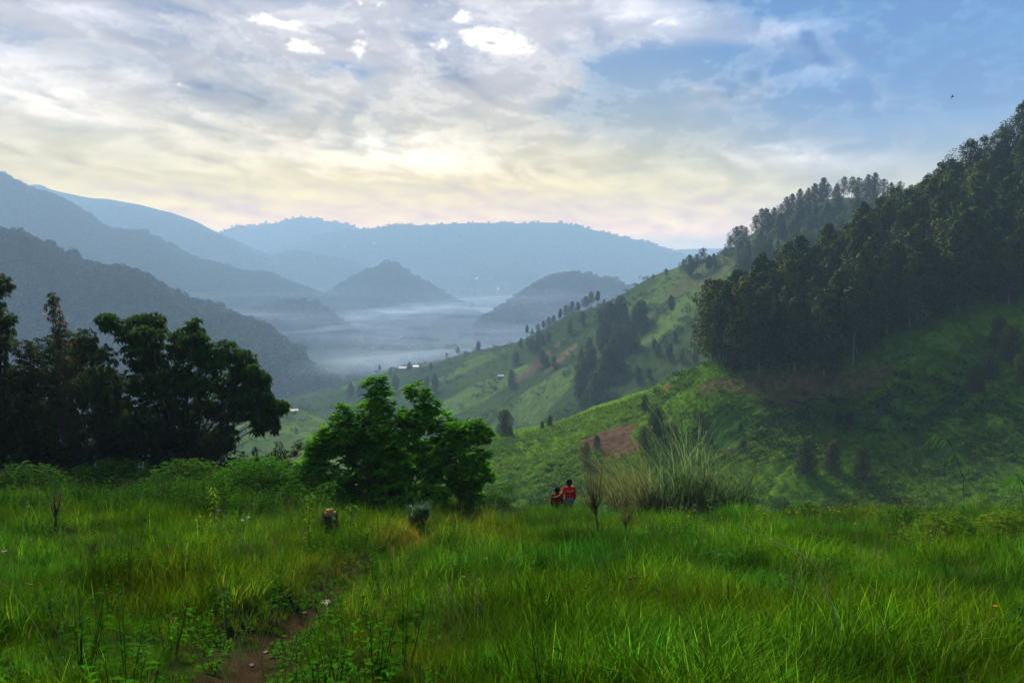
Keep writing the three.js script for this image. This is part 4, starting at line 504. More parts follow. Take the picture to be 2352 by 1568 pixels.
// ---------------------------------------------------------------- tall cane grass right of the children
{
  const p0 = onMeadow(1560, 1182), m = -p0.z / F, o = thing('cane_grass_clump', 'tall clump of arching cane grass with tan seed spikes', 'grass clump', p0), R = rng(81), green = new GB(), dry = new GB();
  const X = px => (px - 1560) * m, Y = py => (1182 - py) * m;
  const arc = (gb, x, z, h, yaw, w, lean, c, tip) => gb.blade(V(x, -0.1 - 0.23 * 0, z), yaw, h, w, lean, c, tip, 0.4, 6);
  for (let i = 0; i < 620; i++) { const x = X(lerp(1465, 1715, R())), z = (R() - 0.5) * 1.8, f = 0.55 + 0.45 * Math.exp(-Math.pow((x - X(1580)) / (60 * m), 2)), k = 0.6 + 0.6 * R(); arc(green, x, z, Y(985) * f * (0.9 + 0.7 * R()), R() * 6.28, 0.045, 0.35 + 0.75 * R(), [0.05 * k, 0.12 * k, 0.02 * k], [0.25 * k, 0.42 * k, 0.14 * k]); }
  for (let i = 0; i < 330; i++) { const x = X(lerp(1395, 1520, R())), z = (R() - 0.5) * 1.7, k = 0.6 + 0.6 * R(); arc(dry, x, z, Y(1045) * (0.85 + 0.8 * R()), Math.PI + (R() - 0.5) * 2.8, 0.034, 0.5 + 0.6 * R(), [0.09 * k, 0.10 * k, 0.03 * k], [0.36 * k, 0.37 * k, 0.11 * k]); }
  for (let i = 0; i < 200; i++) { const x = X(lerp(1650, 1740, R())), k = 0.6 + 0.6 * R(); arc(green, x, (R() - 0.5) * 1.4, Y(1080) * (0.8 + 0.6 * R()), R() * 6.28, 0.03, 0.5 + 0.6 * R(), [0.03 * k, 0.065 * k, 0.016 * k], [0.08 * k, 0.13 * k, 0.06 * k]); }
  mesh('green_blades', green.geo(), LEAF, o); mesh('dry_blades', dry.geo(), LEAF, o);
  for (const [x, y, l] of [[1524, 944, -26], [1562, 939, -30], [1546, 957, -40], [1497, 980, -50], [1530, 1002, -30], [1604, 976, -8], [1616, 986, 4], [1612, 1002, -6], [1638, 1012, 10], [1384, 1024, -40], [1402, 1042, -45], [1432, 1017, -30], [1460, 1000, -30], [1500, 1008, -24], [1372, 1060, -60], [1450, 1045, -40], [1580, 960, -20]]) {
    const st = new GB(), hd = new GB(), tip = V(X(x), Y(y), (R() - 0.5) * 1.2), root = V(X(x - l * 1.1 + 20 * (R() - 0.5)), -0.1, tip.z), mid = V(lerp(root.x, tip.x, 0.28), Y(y) * 0.6, tip.z), q = V(lerp(root.x, tip.x, 0.62), Y(y) * 0.86, tip.z), dir = V().subVectors(tip, q).normalize(), e = V().copy(tip).addScaledVector(dir, 0.17); e.y -= 0.02;
    st.tube([root, mid, q, tip], 0.007, 0.004, 4, [0.08, 0.11, 0.03]); const s = mesh('stalk', st.geo(), BARK, o);
    hd.tube([tip, V().lerpVectors(tip, e, 0.2), V().lerpVectors(tip, e, 0.7), e], 0.022, 0.012, 5, [0.42, 0.34, 0.13], 0.7, R); mesh('seed_head', hd.geo(), BARK, s);
  }
}
{ // a smaller tuft further right
  const R = rng(83), p = onMeadow(1800, 1185), gb = new GB(); for (let i = 0; i < 60; i++) { const k = 0.6 + 0.6 * R(); gb.blade(V((R() - 0.5) * 0.5, -0.1, (R() - 0.5) * 0.5), R() * 6.28, 0.9 + 0.6 * R(), 0.018, 0.6 + 0.5 * R(), [0.03 * k, 0.06 * k, 0.016 * k], [0.10 * k, 0.14 * k, 0.08 * k], 0.4, 6); }
  const o = thing('cane_grass_tuft', 'small tuft of arching grass right of the tall cane clump', 'grass clump', p); mesh('blades', gb.geo(), LEAF, o);
}
// ---------------------------------------------------------------- dry twiggy shrub
function twiggy(label, px, py, hgt, lean, seed, col, n = 46, wide = 0.4) {
  const p = onMeadow(px, py), R = rng(seed), t = new GB(), k = new GB(), top = V(lean, hgt * 0.45, 0), mid = V(lean * 0.6, hgt * 0.22, 0.02);
  t.tube([V(0, -0.05, 0), mid, top], 0.030, 0.017, 6, [0.05, 0.042, 0.032], 0.5, R);
  for (let i = 0; i < n; i++) { const f = 0.25 + 0.75 * R(), s = f < 0.5 ? V().lerpVectors(mid, top, f * 2) : top, a = R() * 6.28, w = wide * (0.3 + 0.7 * R()), e = V(s.x + Math.cos(a) * w + lean * 0.6, hgt * (0.55 + 0.5 * R()), s.z + Math.sin(a) * w), m1 = V(lerp(s.x, e.x, 0.6), lerp(s.y, e.y, 0.45), lerp(s.z, e.z, 0.6)); k.tube([s, m1, e], 0.007, 0.002, 3, vary(col, 0.5, R)); for (let j = 0; j < 14; j++) { const b = V().lerpVectors(m1, e, R()); k.leaf(b, V(Math.cos(a + R() * 3), 0.8 * R(), Math.sin(a + R() * 3)), V(0, 1, 0), 0.035 + 0.03 * R(), 0.010, vary([col[0] * 1.6, col[1] * 1.5, col[2] * 1.3], 0.6, R), 0.2, V(0, 1, 0), 0.2); } }
  const o = thing('dry_shrub', label, 'shrub', p); mesh('trunk', t.geo(), BARK, o); mesh('twigs', k.geo(), LEAF, o); return o;
}
twiggy('dry brown shrub with bare forked trunk and fine twigs beside the children', 1381, 1246, 1.7, -0.14, 91, [0.12, 0.09, 0.042], 70, 0.40);
twiggy('small dry brown shrub just right of the larger bare trunked one', 1432, 1246, 0.95, 0.06, 92, [0.12, 0.10, 0.04], 40, 0.24);
twiggy('brown withered weed with a rounded top standing under the slope', 2240, 1196, 0.75, 0.02, 93, [0.13, 0.11, 0.04], 60, 0.45);
twiggy('dark dead weed in the grass near the lower left, with hanging leaf', 380, 1312, 0.36, 0.05, 94, [0.03, 0.025, 0.018], 16, 0.1);
twiggy('dark dead weed standing left of the one with hanging leaf', 207, 1302, 0.32, 0.02, 95, [0.028, 0.022, 0.016], 14, 0.08);
twiggy('tall thin dry weed stalk at far left under the trees', 128, 1240, 0.9, 0.02, 96, [0.07, 0.06, 0.03], 22, 0.14);

// ---------------------------------------------------------------- stump
{
  const p = onMeadow(757, 1242), m = -p.z / F, o = thing('tree_stump', 'rotten dark tree stump with a fresh pale orange cut top', 'stump', p), R = rng(101), gb = new GB(), H = 78 * m, rad = 19 * m, rows = 14, K = 26;
  for (let j = 0; j <= rows; j++) for (let i = 0; i < K; i++) { const f = j / rows, a = i / K * 6.2832, n = noise(Math.cos(a) * 2.6 + 5, Math.sin(a) * 2.6 + f * 3.5), rr = rad * (1.25 - 0.55 * smooth(0.1, 0.95, f) + 0.32 * n + 0.10 * (R() - 0.5)) * (j === rows ? 0.98 : 1), c = 0.6 + 0.7 * R() + 0.5 * n; gb.v(Math.cos(a) * rr + 0.03 * f, -0.08 + H * f * (0.985 + 0.02 * Math.cos(a)), Math.sin(a) * rr, Math.cos(a), 0.1, Math.sin(a), [0.040 * c, 0.034 * c, 0.026 * c]); if (j < rows) { const b = j * K + i, d = j * K + (i + 1) % K; gb.i.push(b, b + K, d, d, b + K, d + K); } }
  const bg = gb.geo(); bg.computeVertexNormals(); mesh('bark', bg, BARK, o);
  const fib = new GB(); for (let i = 0; i < 240; i++) { const a = R() * 6.28, f = 0.1 + 0.85 * R(), rr = rad * (1.25 - 0.55 * smooth(0.1, 0.95, f)), c = 0.5 + 0.9 * R(), b = V(Math.cos(a) * rr, H * f, Math.sin(a) * rr); fib.tube([b, V(b.x * 1.12 + (R() - 0.5) * 0.05, b.y - 0.03 - 0.06 * R(), b.z * 1.12 + (R() - 0.5) * 0.05), V(b.x * 1.25 + (R() - 0.5) * 0.1, b.y - 0.08 - 0.1 * R(), b.z * 1.25)], 0.006, 0.002, 3, [0.06 * c, 0.052 * c, 0.04 * c]); }
  const fm = mesh('loose_bark_fibres', fib.geo(), BARK, o); fm.userData = { kind: 'stuff' };
  const cut = (x, y, z, r, th, col, name) => { const g = new GB(), N = 22, ring = (yy, s) => { const b = g.p.length / 3; for (let i = 0; i < N; i++) { const a = i / N * 6.2832, q = r * s * (1 + 0.12 * noise(Math.cos(a) * 2 + x * 9, Math.sin(a) * 2)); g.v(x + Math.cos(a) * q, yy, z + Math.sin(a) * q * 0.9, 0, 1, 0, s < 0.5 ? [col[0] * 0.8, col[1] * 0.75, col[2] * 0.7] : col); } return b; }; const A = ring(y, 1), B = ring(y + th, 0.98), C = ring(y + th + 0.004, 0.45), D = g.v(x, y + th + 0.003, z, 0, 1, 0, [col[0] * 0.6, col[1] * 0.5, col[2] * 0.5]); for (let i = 0; i < N; i++) { const k = (i + 1) % N; g.i.push(A + i, B + i, A + k, A + k, B + i, B + k, B + i, C + i, B + k, B + k, C + i, C + k, C + i, D, C + k); } const gg = g.geo(); gg.computeVertexNormals(); mesh(name, gg, BARK, o); };
  cut(0.03, H - 0.115, 0.02, rad * 0.74, 0.05, [0.26, 0.13, 0.05], 'cut_top'); cut(0.01, H - 0.064, -0.02, rad * 0.5, 0.04, [0.30, 0.15, 0.06], 'raised_cut');
}
// ---------------------------------------------------------------- single plants in the meadow
function sapling({ name = 'sapling', label, category = 'plant', px, py, h, leaf, n, col, lean = 0, seed, arch = 0, up = 0.4, stemCol = [0.06, 0.09, 0.03], from = 0.15, r = 0.008, droop = 0.4, group, clusters = 1 }) {
  const p = onMeadow(px, py), R = rng(seed), st = new GB(), lf = new GB();
  const pts = [V(0, -0.03, 0), V(lean * 0.3, h * 0.4, 0), V(lean * 0.75, h * (0.8 - arch * 0.1), 0.02), V(lean + arch * 0.5, h * (1 - arch * 0.25), 0.03)]; st.tube(pts, r, r * 0.4, 5, stemCol); const cv = new THREE.CatmullRomCurve3(pts);
  for (let i = 0; i < n; i++) for (let c = 0; c < clusters; c++) { const f = lerp(from, 1, Math.pow(i / Math.max(1, n - 1), 0.8)), b = cv.getPoint(f), a = i * 2.4 + c * 2.1 + R() * 0.6, k = (0.7 + 0.5 * R()) * (f > 0.85 ? 0.8 : 1), v = 0.75 + 0.5 * R(); lf.leaf(b, V(Math.cos(a), up * (0.4 + 0.9 * R()), Math.sin(a)).normalize(), V(0, 1, 0), leaf[0] * k, leaf[1] * k, [col[0] * v, col[1] * v, col[2] * v], 0.3, V(0, 1, 0), droop); }
  const o = thing(name, label, category, p, 0, group); mesh('stem', st.geo(), BARK, o); mesh('leaves', lf.geo(), LEAF, o); return o;
}
const BR = [0.050, 0.165, 0.012], YG = [0.10, 0.18, 0.014], MG = [0.036, 0.11, 0.012];
sapling({ label: 'bright leafy sapling arching over the tree stump with pale bent shoot', px: 772, py: 1246, h: 1.35, leaf: [0.2, 0.085], n: 26, col: MG, lean: -0.25, arch: 0.5, seed: 1, stemCol: [0.16, 0.2, 0.07], r: 0.012 });
sapling({ label: 'yellow green leafed sapling just left of the tree stump', px: 708, py: 1252, h: 0.85, leaf: [0.15, 0.06], n: 24, col: YG, lean: 0.06, seed: 2, clusters: 2 });
sapling({ label: 'broad leafed sprout growing at the right side of the stump', px: 800, py: 1250, h: 0.7, leaf: [0.17, 0.09], n: 18, col: MG, lean: 0.1, seed: 3 });
sapling({ label: 'slim bright yellow green weed standing upright in the left meadow', px: 494, py: 1236, h: 0.95, leaf: [0.20, 0.022], n: 46, col: [0.13, 0.21, 0.014], seed: 4, droop: 0.9, up: 0.9 });
sapling({ label: 'fresh broad leafed seedling at the bottom right of the middle', px: 1505, py: 1560, h: 0.30, leaf: [0.115, 0.075], n: 11, col: BR, seed: 5, clusters: 2, from: 0.3 });
sapling({ label: 'darker stemmed seedling touching the bright one at the bottom', px: 1445, py: 1560, h: 0.33, leaf: [0.12, 0.06], n: 8, col: MG, seed: 6, clusters: 2, from: 0.4, stemCol: [0.03, 0.03, 0.02] });
sapling({ label: 'low broad leafed seedling near the bottom left of the bright seedling', px: 1130, py: 1545, h: 0.16, leaf: [0.10, 0.07], n: 7, col: BR, seed: 7, clusters: 2 });
sapling({ label: 'low broad leafed seedling lowest of all beside the path end', px: 870, py: 1560, h: 0.17, leaf: [0.09, 0.055], n: 8, col: MG, seed: 8, clusters: 2 });
sapling({ label: 'bright green leafy plant in front of the cane grass', px: 1610, py: 1190, h: 0.75, leaf: [0.19, 0.07], n: 22, col: BR, seed: 9, clusters: 2 });
sapling({ label: 'dark crooked stem with yellow leaves right of the cane clump', px: 1622, py: 1222, h: 1.05, leaf: [0.14, 0.05], n: 12, col: YG, lean: 0.10, seed: 10, from: 0.55, stemCol: [0.02, 0.018, 0.014], r: 0.02 });
sapling({ label: 'large leafed green plant in the middle right of the meadow', px: 1655, py: 1330, h: 0.46, leaf: [0.24, 0.07], n: 12, col: [0.036, 0.13, 0.014], seed: 11, up: 0.7 });
sapling({ label: 'bright lily like leaf tuft in the right meadow', px: 1788, py: 1378, h: 0.30, leaf: [0.22, 0.024], n: 26, col: [0.05, 0.18, 0.014], seed: 12, up: 1.6, droop: 0.4 });
sapling({ label: 'pale leafed plant right of centre below the arching stems', px: 2010, py: 1300, h: 0.30, leaf: [0.17, 0.05], n: 10, col: [0.07, 0.17, 0.04], seed: 13, up: 0.5 });
sapling({ label: 'broad dark leafed plant cut by the right edge', px: 2345, py: 1520, h: 0.5, leaf: [0.18, 0.11], n: 12, col: [0.024, 0.09, 0.012], seed: 14, clusters: 2 });
sapling({ label: 'feathery green tuft low in the left meadow', px: 325, py: 1530, h: 0.18, leaf: [0.13, 0.014], n: 26, col: [0.05, 0.17, 0.02], seed: 15, up: 1.0 });
sapling({ label: 'upright green weed in the middle left meadow', px: 520, py: 1450, h: 0.38, leaf: [0.15, 0.025], n: 24, col: MG, seed: 16, up: 0.8 });
sapling({ label: 'weed with dark stem and pale leaves in the left meadow', px: 436, py: 1330, h: 0.42, leaf: [0.10, 0.03], n: 14, col: [0.07, 0.15, 0.04], seed: 17, stemCol: [0.03, 0.03, 0.02] });
sapling({ label: 'upright leafy weed standing before the leafy bush', px: 972, py: 1180, h: 0.95, leaf: [0.14, 0.04], n: 40, col: [0.03, 0.085, 0.012], seed: 18, up: 0.2 });
sapling({ label: 'pale blue green spiky rosette on the right meadow edge', px: 2122, py: 1180, h: 0.42, leaf: [0.24, 0.035], n: 26, col: [0.07, 0.17, 0.09], seed: 19, up: 0.7, from: 0.75 });
// bamboo like sprays on long stems
function spray(label, px, py, tx, ty, seed, n, L) {
  const p = onMeadow(px, py), m = -p.z / F, R = rng(seed), st = new GB(), lf = new GB(), t = V((tx - px) * m, (py - ty) * m, 0), pts = [V(0, 0, 0), V(t.x * 0.15 + 0.05, t.y * 0.5, 0), V(t.x * 0.6, t.y * 0.9, 0), t]; st.tube(pts, 0.009, 0.004, 4, [0.03, 0.05, 0.012]); const cv = new THREE.CatmullRomCurve3(pts);
  for (let i = 0; i < n; i++) { const b = cv.getPoint(1 - 0.45 * Math.pow(R(), 1.5)), s = R() < 0.6 ? -1 : 1; lf.leaf(b, V(s * (0.5 + 0.4 * R()), -0.2 - 0.9 * R(), (R() - 0.5) * 0.6).normalize(), V(0, 0.4, 1), L * (0.6 + 0.6 * R()), 0.045, vary([0.055, 0.17, 0.014], 0.5, R), 0.3, V(0, 1, 0), 0.3); }
  const o = thing('leafy_spray', label, 'plant', p); mesh('stem', st.geo(), BARK, o); mesh('leaves', lf.geo(), LEAF, o);
}
spray('thin stem with a few hanging long leaves before the green slope', 2215, 1200, 2142, 985, 111, 7, 0.5);
spray('thick spray of hanging narrow leaves near the right edge', 2345, 1215, 2328, 1082, 112, 16, 0.6);
// leafy mounds at the right
for (const [label, px, py, r, col, seed, h] of [['leafy mound of small yellow green leaves at the right edge', 2320, 1262, 1.1, [0.10, 0.17, 0.010], 121, 1.0], ['lower leafy mound left of the yellow green one', 2175, 1252, 0.9, [0.07, 0.15, 0.010], 122, 0.8], ['small leafy mound under the bamboo like stem', 2060, 1225, 0.8, [0.05, 0.13, 0.010], 123, 0.75], ['leafy mound behind the stump at the left meadow edge', 600, 1140, 1.7, [0.05, 0.17, 0.009], 124, 1.25], ['dark leafy mound under the slender tree', 60, 1150, 1.6, [0.035, 0.10, 0.008], 125, 1.2], ['leafy mound at the right foot of the leafy bush', 1130, 1172, 1.2, [0.04, 0.12, 0.010], 126, 0.9], ['green leafy mound beside the path where it tops the rise', 1200, 1182, 0.6, [0.03, 0.09, 0.010], 127, 0.4], ['leafy mound at the foot of the tall cane clump', 1490, 1200, 0.6, [0.05, 0.14, 0.01], 129, 0.55], ['leafy mound behind the orange flowers on the right', 1850, 1205, 0.9, [0.05, 0.13, 0.01], 130, 0.75], ['leafy mound under the big dark tree', 430, 1130, 1.5, [0.04, 0.12, 0.009], 131, 1.1], ['bright leafy mound between the stump and the leafy bush', 730, 1165, 0.9, [0.05, 0.16, 0.009], 132, 0.75], ['dark leafy mound under the feathery tree', 260, 1125, 1.8, [0.035, 0.09, 0.008], 128, 1.1]]) {
  const p = onMeadow(px, py), R = rng(seed), lf = new GB(), st = new GB();
  for (let i = 0; i < 420 * r * r + 80; i++) { const d = rdir(R), q = Math.sqrt(0.3 + 0.7 * R()), c = V(d.x * r * q, Math.abs(d.y) * h * q, d.z * r * q * 0.8), o = V(d.x, Math.abs(d.y) + 0.3, d.z).normalize(); if (i % 5 === 0) st.tube([V(c.x * 0.3, -0.05, c.z * 0.3), c], 0.006, 0.003, 3, [0.04, 0.05, 0.02]); for (let j = 0; j < 5; j++) { const a = R() * 6.28; lf.leaf(c, V(Math.cos(a) + d.x * 0.6, 0.3 + 0.5 * R(), Math.sin(a) + d.z * 0.6).normalize(), V(0, 1, 0), 0.10 + 0.06 * R(), 0.05, vary(R() < 0.04 ? [0.22, 0.19, 0.01] : col, 0.7, R), 0.45, o, 0.3); } }
  const o = thing('leafy_mound', label, 'bush', p); mesh('stems', st.geo(), BARK, o); mesh('foliage', lf.geo(), LEAF, o);
}
// ---------------------------------------------------------------- flowers
function flower(name, label, px, py, h, headCol, headR, kind, seed, group, lean = 0) {
  const p = onMeadow(px, py), R = rng(seed), st = new GB(), hd = new GB(), top = V(lean, h, (R() - 0.5) * 0.1); st.tube([V(0, -0.03, 0), V(lean * 0.35, h * 0.55, 0), top], kind === 'round' ? 0.0035 : 0.003, 0.002, 4, kind === 'round' ? [0.11, 0.15, 0.06] : [0.03, 0.06, 0.014]);
  const o = thing(name, label, 'flower', p, 0, group); mesh('stem', st.geo(), BARK, o);
  if (kind === 'round') { hd.tube([V(top.x, top.y - headR, top.z), V(top.x, top.y - headR * 0.4, top.z), V(top.x, top.y + headR * 0.6, top.z), V(top.x, top.y + headR, top.z)], headR, headR * 0.6, 7, headCol, 0.5, R); }
  else for (let i = 0; i < 12; i++) { const a = i * 2.4, u = kind === 'thistle' ? 0.9 : 0.25; hd.leaf(top, V(Math.cos(a), u * (0.6 + 0.8 * R()), Math.sin(a)).normalize(), V(0, 1, 0), headR, headR * 0.45, vary(headCol, 0.4, R), 0.3, V(0, 1, 0), 0.1); }
  mesh('flower_head', hd.geo(), LEAF, o);
}
[[12, 1340, 'pink purple thistle flower at the left edge of the meadow', 0.045], [176, 1150, 'pink flower highest under the slender tree', 0.05], [136, 1165, 'pale pink flower left of the highest pink one', 0.04], [70, 1206, 'pink flower low at far left under the trees', 0.04], [505, 1214, 'violet flower beside the slim yellow green weed', 0.05], [572, 1240, 'white violet flower left of the stump', 0.045], [560, 1246, 'second white violet flower left of the stump, lower one', 0.04], [580, 1196, 'dark pink flower between weed and stump', 0.03]].forEach(([x, y, l, r], i) => flower('pink_flower', l, x, y, 0.36, i === 5 || i === 6 ? [0.5, 0.42, 0.55] : [0.42, 0.16, 0.42], r, 'thistle', 200 + i));
{
  const R = rng(555); const O = 'small orange yellow flower dotted along the right meadow edge', G = 'orange yellow flowers along the right meadow edge';
  for (let i = 0; i < 58; i++) flower('orange_flower', O, lerp(1480, 2080, Math.pow(R(), 0.7)), lerp(1180, 1250, R()), 0.45 + 0.3 * R(), R() < 0.6 ? [0.55, 0.20, 0.015] : [0.6, 0.34, 0.02], 0.032, 'daisy', 600 + i, G, (R() - 0.5) * 0.15);
  [[975, 1180, 'orange flower low before the right half of the leafy bush', 0.3], [990, 1182, 'orange flower close right of another before the leafy bush', 0.3], [820, 1215, 'orange flower on a tall stalk right of the stump', 0.9], [452, 1245, 'yellow flower left of the slim upright weed', 0.4], [2290, 1462, 'pale orange flower head standing alone at the lower right', 0.3], [460, 1230, 'orange flower left of the slim upright weed, higher one', 0.35]].forEach(([x, y, l, h], i) => flower('orange_flower', l, x, y, h, [0.6, 0.26, 0.03], 0.035, 'daisy', 700 + i));
  [[1330, 1440, 0.34, -0.10], [1375, 1450, 0.42, -0.12], [1405, 1430, 0.30, 0], [1440, 1440, 0.46, 0.02], [1455, 1450, 0.52, 0.0], [1425, 1470, 0.36, -0.05], [1505, 1440, 0.34, 0.02], [1290, 1470, 0.34, -0.14], [1360, 1480, 0.22, 0], [1260, 1490, 0.22, -0.06], [1540, 1430, 0.30, 0.02], [2190, 1430, 0.4, -0.08], [2280, 1440, 0.42, -0.10], [2140, 1440, 0.36, -0.1]].forEach(([x, y, h, l], i) => flower('round_headed_stalk', 'thin pale stalk with a small round brown head in the right meadow', x, y, h, i % 3 ? [0.14, 0.13, 0.05] : [0.10, 0.05, 0.03], 0.012, 'round', 800 + i, 'pale stalks with small round heads', l));
  [[1118, 1310, 0.16], [1065, 1350, 0.16], [1085, 1365, 0.15], [1100, 1360, 0.15], [965, 1420, 0.14]].forEach(([x, y, h], i) => flower('pale_flower', 'pale yellow tufted flower in the middle of the meadow', x, y, h, [0.42, 0.45, 0.2], 0.03, 'daisy', 850 + i, 'pale tufted flowers in the middle meadow'));
}
// long arching grass stems
{
  const stems = [['longest pale stem arching up left in the right meadow', [1960, 1590], [1905, 1400], [1860, 1310], [1685, 1222], 0.006], ['green stem bowing far over towards the left', [1975, 1380], [1880, 1290], [1780, 1245], [1572, 1268], 0.004], ['straight yellow stem crossing the right meadow diagonally', [1880, 1510], [1895, 1440], [1925, 1380], [1966, 1290], 0.005], ['brown tipped stem bowing left above the right meadow', [2085, 1340], [2040, 1300], [1960, 1250], [1836, 1216], 0.004], ['thin stem curving down right beside the brown tipped one', [2110, 1440], [2100, 1370], [2070, 1290], [2000, 1240], 0.004], ['stem bowed in a wide arch at the right edge', [2352, 1310], [2300, 1270], [2250, 1265], [2190, 1300], 0.004], ['yellowish stem bending left low in the right meadow', [2080, 1420], [2010, 1390], [1930, 1360], [1850, 1368], 0.004], ['pale bent stem in the middle of the meadow', [1480, 1420], [1450, 1390], [1410, 1370], [1365, 1368], 0.004], ['straight leaning stem near the arching stems', [1960, 1400], [1940, 1340], [1920, 1290], [1900, 1260], 0.003], ['upright leaning stem in the far right meadow', [2190, 1430], [2175, 1380], [2165, 1340], [2150, 1300], 0.004], ['leaning stem over the centre left meadow', [255, 1440], [265, 1400], [280, 1370], [297, 1340], 0.004], ['leaning stem low at the left of the path', [600, 1440], [620, 1420], [640, 1400], [655, 1385], 0.004], ['straight thin stem on the rise in the centre', [1120, 1270], [1110, 1250], [1100, 1225], [1085, 1200], 0.003], ['dry straw stem at the lower right of the middle', [1960, 1600], [1990, 1560], [1970, 1540], [1955, 1520], 0.004], ['fine stem beside the path in the centre', [985, 1430], [995, 1400], [1005, 1370], [1020, 1345], 0.003]];
  stems.forEach(([label, a, b, c, e, r], i) => { const p = onMeadow(a[0], Math.min(a[1], 1560)), m = -p.z / F, P = q => V((q[0] - a[0]) * m, Math.max(0, a[1] - q[1]) * m, (i % 3 - 1) * 0.05), gb = new GB(), cv = new THREE.CatmullRomCurve3([V(0, -0.05, 0), P(b), P(c), P(e)]); gb.tube(cv.getPoints(14), r, r * 0.45, 4, i % 3 ? [0.17, 0.21, 0.06] : [0.26, 0.24, 0.10]); const o = mesh('grass_stem', gb.geo(), BARK); o.position.copy(p); tag(o, label, 'grass stem'); });
}
// flat stone and small stones on the bare path
{
  const chip = (label, px, py, w, h, d, col, seed, name = 'stone') => { const p = onMeadow(px, py), g = new THREE.DodecahedronGeometry(1, 1), q = g.attributes.position; for (let i = 0; i < q.count; i++) { const x = q.getX(i), y = q.getY(i), z = q.getZ(i), n = 1 + 0.25 * noise(x * 1.3 + seed, z * 1.3 + y); q.setXYZ(i, clamp(x * n, -0.8, 0.8) * w, clamp(y * n, -0.6, 0.6) * h, clamp(z * n, -0.75, 0.75) * d); } g.computeVertexNormals(); const o = mesh(name, g, new THREE.MeshStandardMaterial({ color: new THREE.Color().setRGB(...col), roughness: 0.95, map: MOTTLE })); o.position.copy(p); o.position.y += h * 0.35; o.rotation.set(0.12, seed, 0.08); tag(o, label, 'stone'); };
  chip('pale flat stone lying on the bare earth of the path', 745, 1388, 0.10, 0.025, 0.075, [0.32, 0.25, 0.20], 1.2, 'flat_stone');
  chip('small brown stone at the lower end of the path', 578, 1530, 0.03, 0.02, 0.025, [0.07, 0.045, 0.03], 2.1); chip('tiny reddish stone just below the flat pale stone', 700, 1408, 0.03, 0.015, 0.025, [0.09, 0.05, 0.035], 3.3); chip('reddish pebble in the bare path near its bottom end', 610, 1500, 0.03, 0.018, 0.025, [0.09, 0.05, 0.035], 4.3);
}

// ---------------------------------------------------------------- two children walking away, seen from behind
// one continuous body: tapered capsules joined by a smooth minimum, meshed on a grid
function sdfGeo(caps, c, size, res, k, colorAt) {
  const mc = new MarchingCubes(res, new THREE.MeshBasicMaterial(), false, false, 90000); mc.isolation = 0; const h = size / 2;
  for (let z = 0; z < res; z++) for (let y = 0; y < res; y++) for (let x = 0; x < res; x++) {
    const px = c.x + (x - res / 2) / (res / 2) * h, py = c.y + (y - res / 2) / (res / 2) * h, pz = c.z + (z - res / 2) / (res / 2) * h; let d = 9;
    for (const [a, b, ra, rb, fz] of caps) { const s = fz || 1, bx = b[0] - a[0], by = b[1] - a[1], bz = (b[2] - a[2]) / s, qx = px - a[0], qy = py - a[1], qz = (pz - a[2]) / s, l = bx * bx + by * by + bz * bz, t = l ? clamp((qx * bx + qy * by + qz * bz) / l) : 0, e = Math.hypot(qx - bx * t, qy - by * t, qz - bz * t) - lerp(ra, rb, t); const hh = clamp(0.5 + 0.5 * (d - e) / k); d = lerp(d, e, hh) - k * hh * (1 - hh); }
    mc.field[x + y * res + z * res * res] = -d;
  }
  mc.update(); const n = mc.count, p = new Float32Array(n * 3), nr = new Float32Array(n * 3), col = new Float32Array(n * 3);
  for (let i = 0; i < n; i++) { for (let j = 0; j < 3; j++) { p[i * 3 + j] = mc.positionArray[i * 3 + j] * h + [c.x, c.y, c.z][j]; nr[i * 3 + j] = mc.normalArray[i * 3 + j]; } const q = colorAt(p[i * 3], p[i * 3 + 1], p[i * 3 + 2]); col.set(q, i * 3); }
  return [p, nr, col];
}
function solid(lists) { const n = lists.reduce((s, l) => s + l[0].length, 0), g = new THREE.BufferGeometry(), o = [0, 1, 2].map(() => new Float32Array(n)); let at0 = 0; for (const l of lists) { l.forEach((a, i) => o[i].set(a, at0)); at0 += l[0].length; } g.setAttribute('position', new THREE.BufferAttribute(o[0], 3)); g.setAttribute('normal', new THREE.BufferAttribute(o[1], 3)); g.setAttribute('color', new THREE.BufferAttribute(o[2], 3)); return g; }
const SKIN = new THREE.MeshPhysicalMaterial({ vertexColors: true, roughness: 0.6, specularIntensity: 0.3 }), CLOTH = new THREE.MeshPhysicalMaterial({ vertexColors: true, roughness: 0.95, specularIntensity: 0.1 });
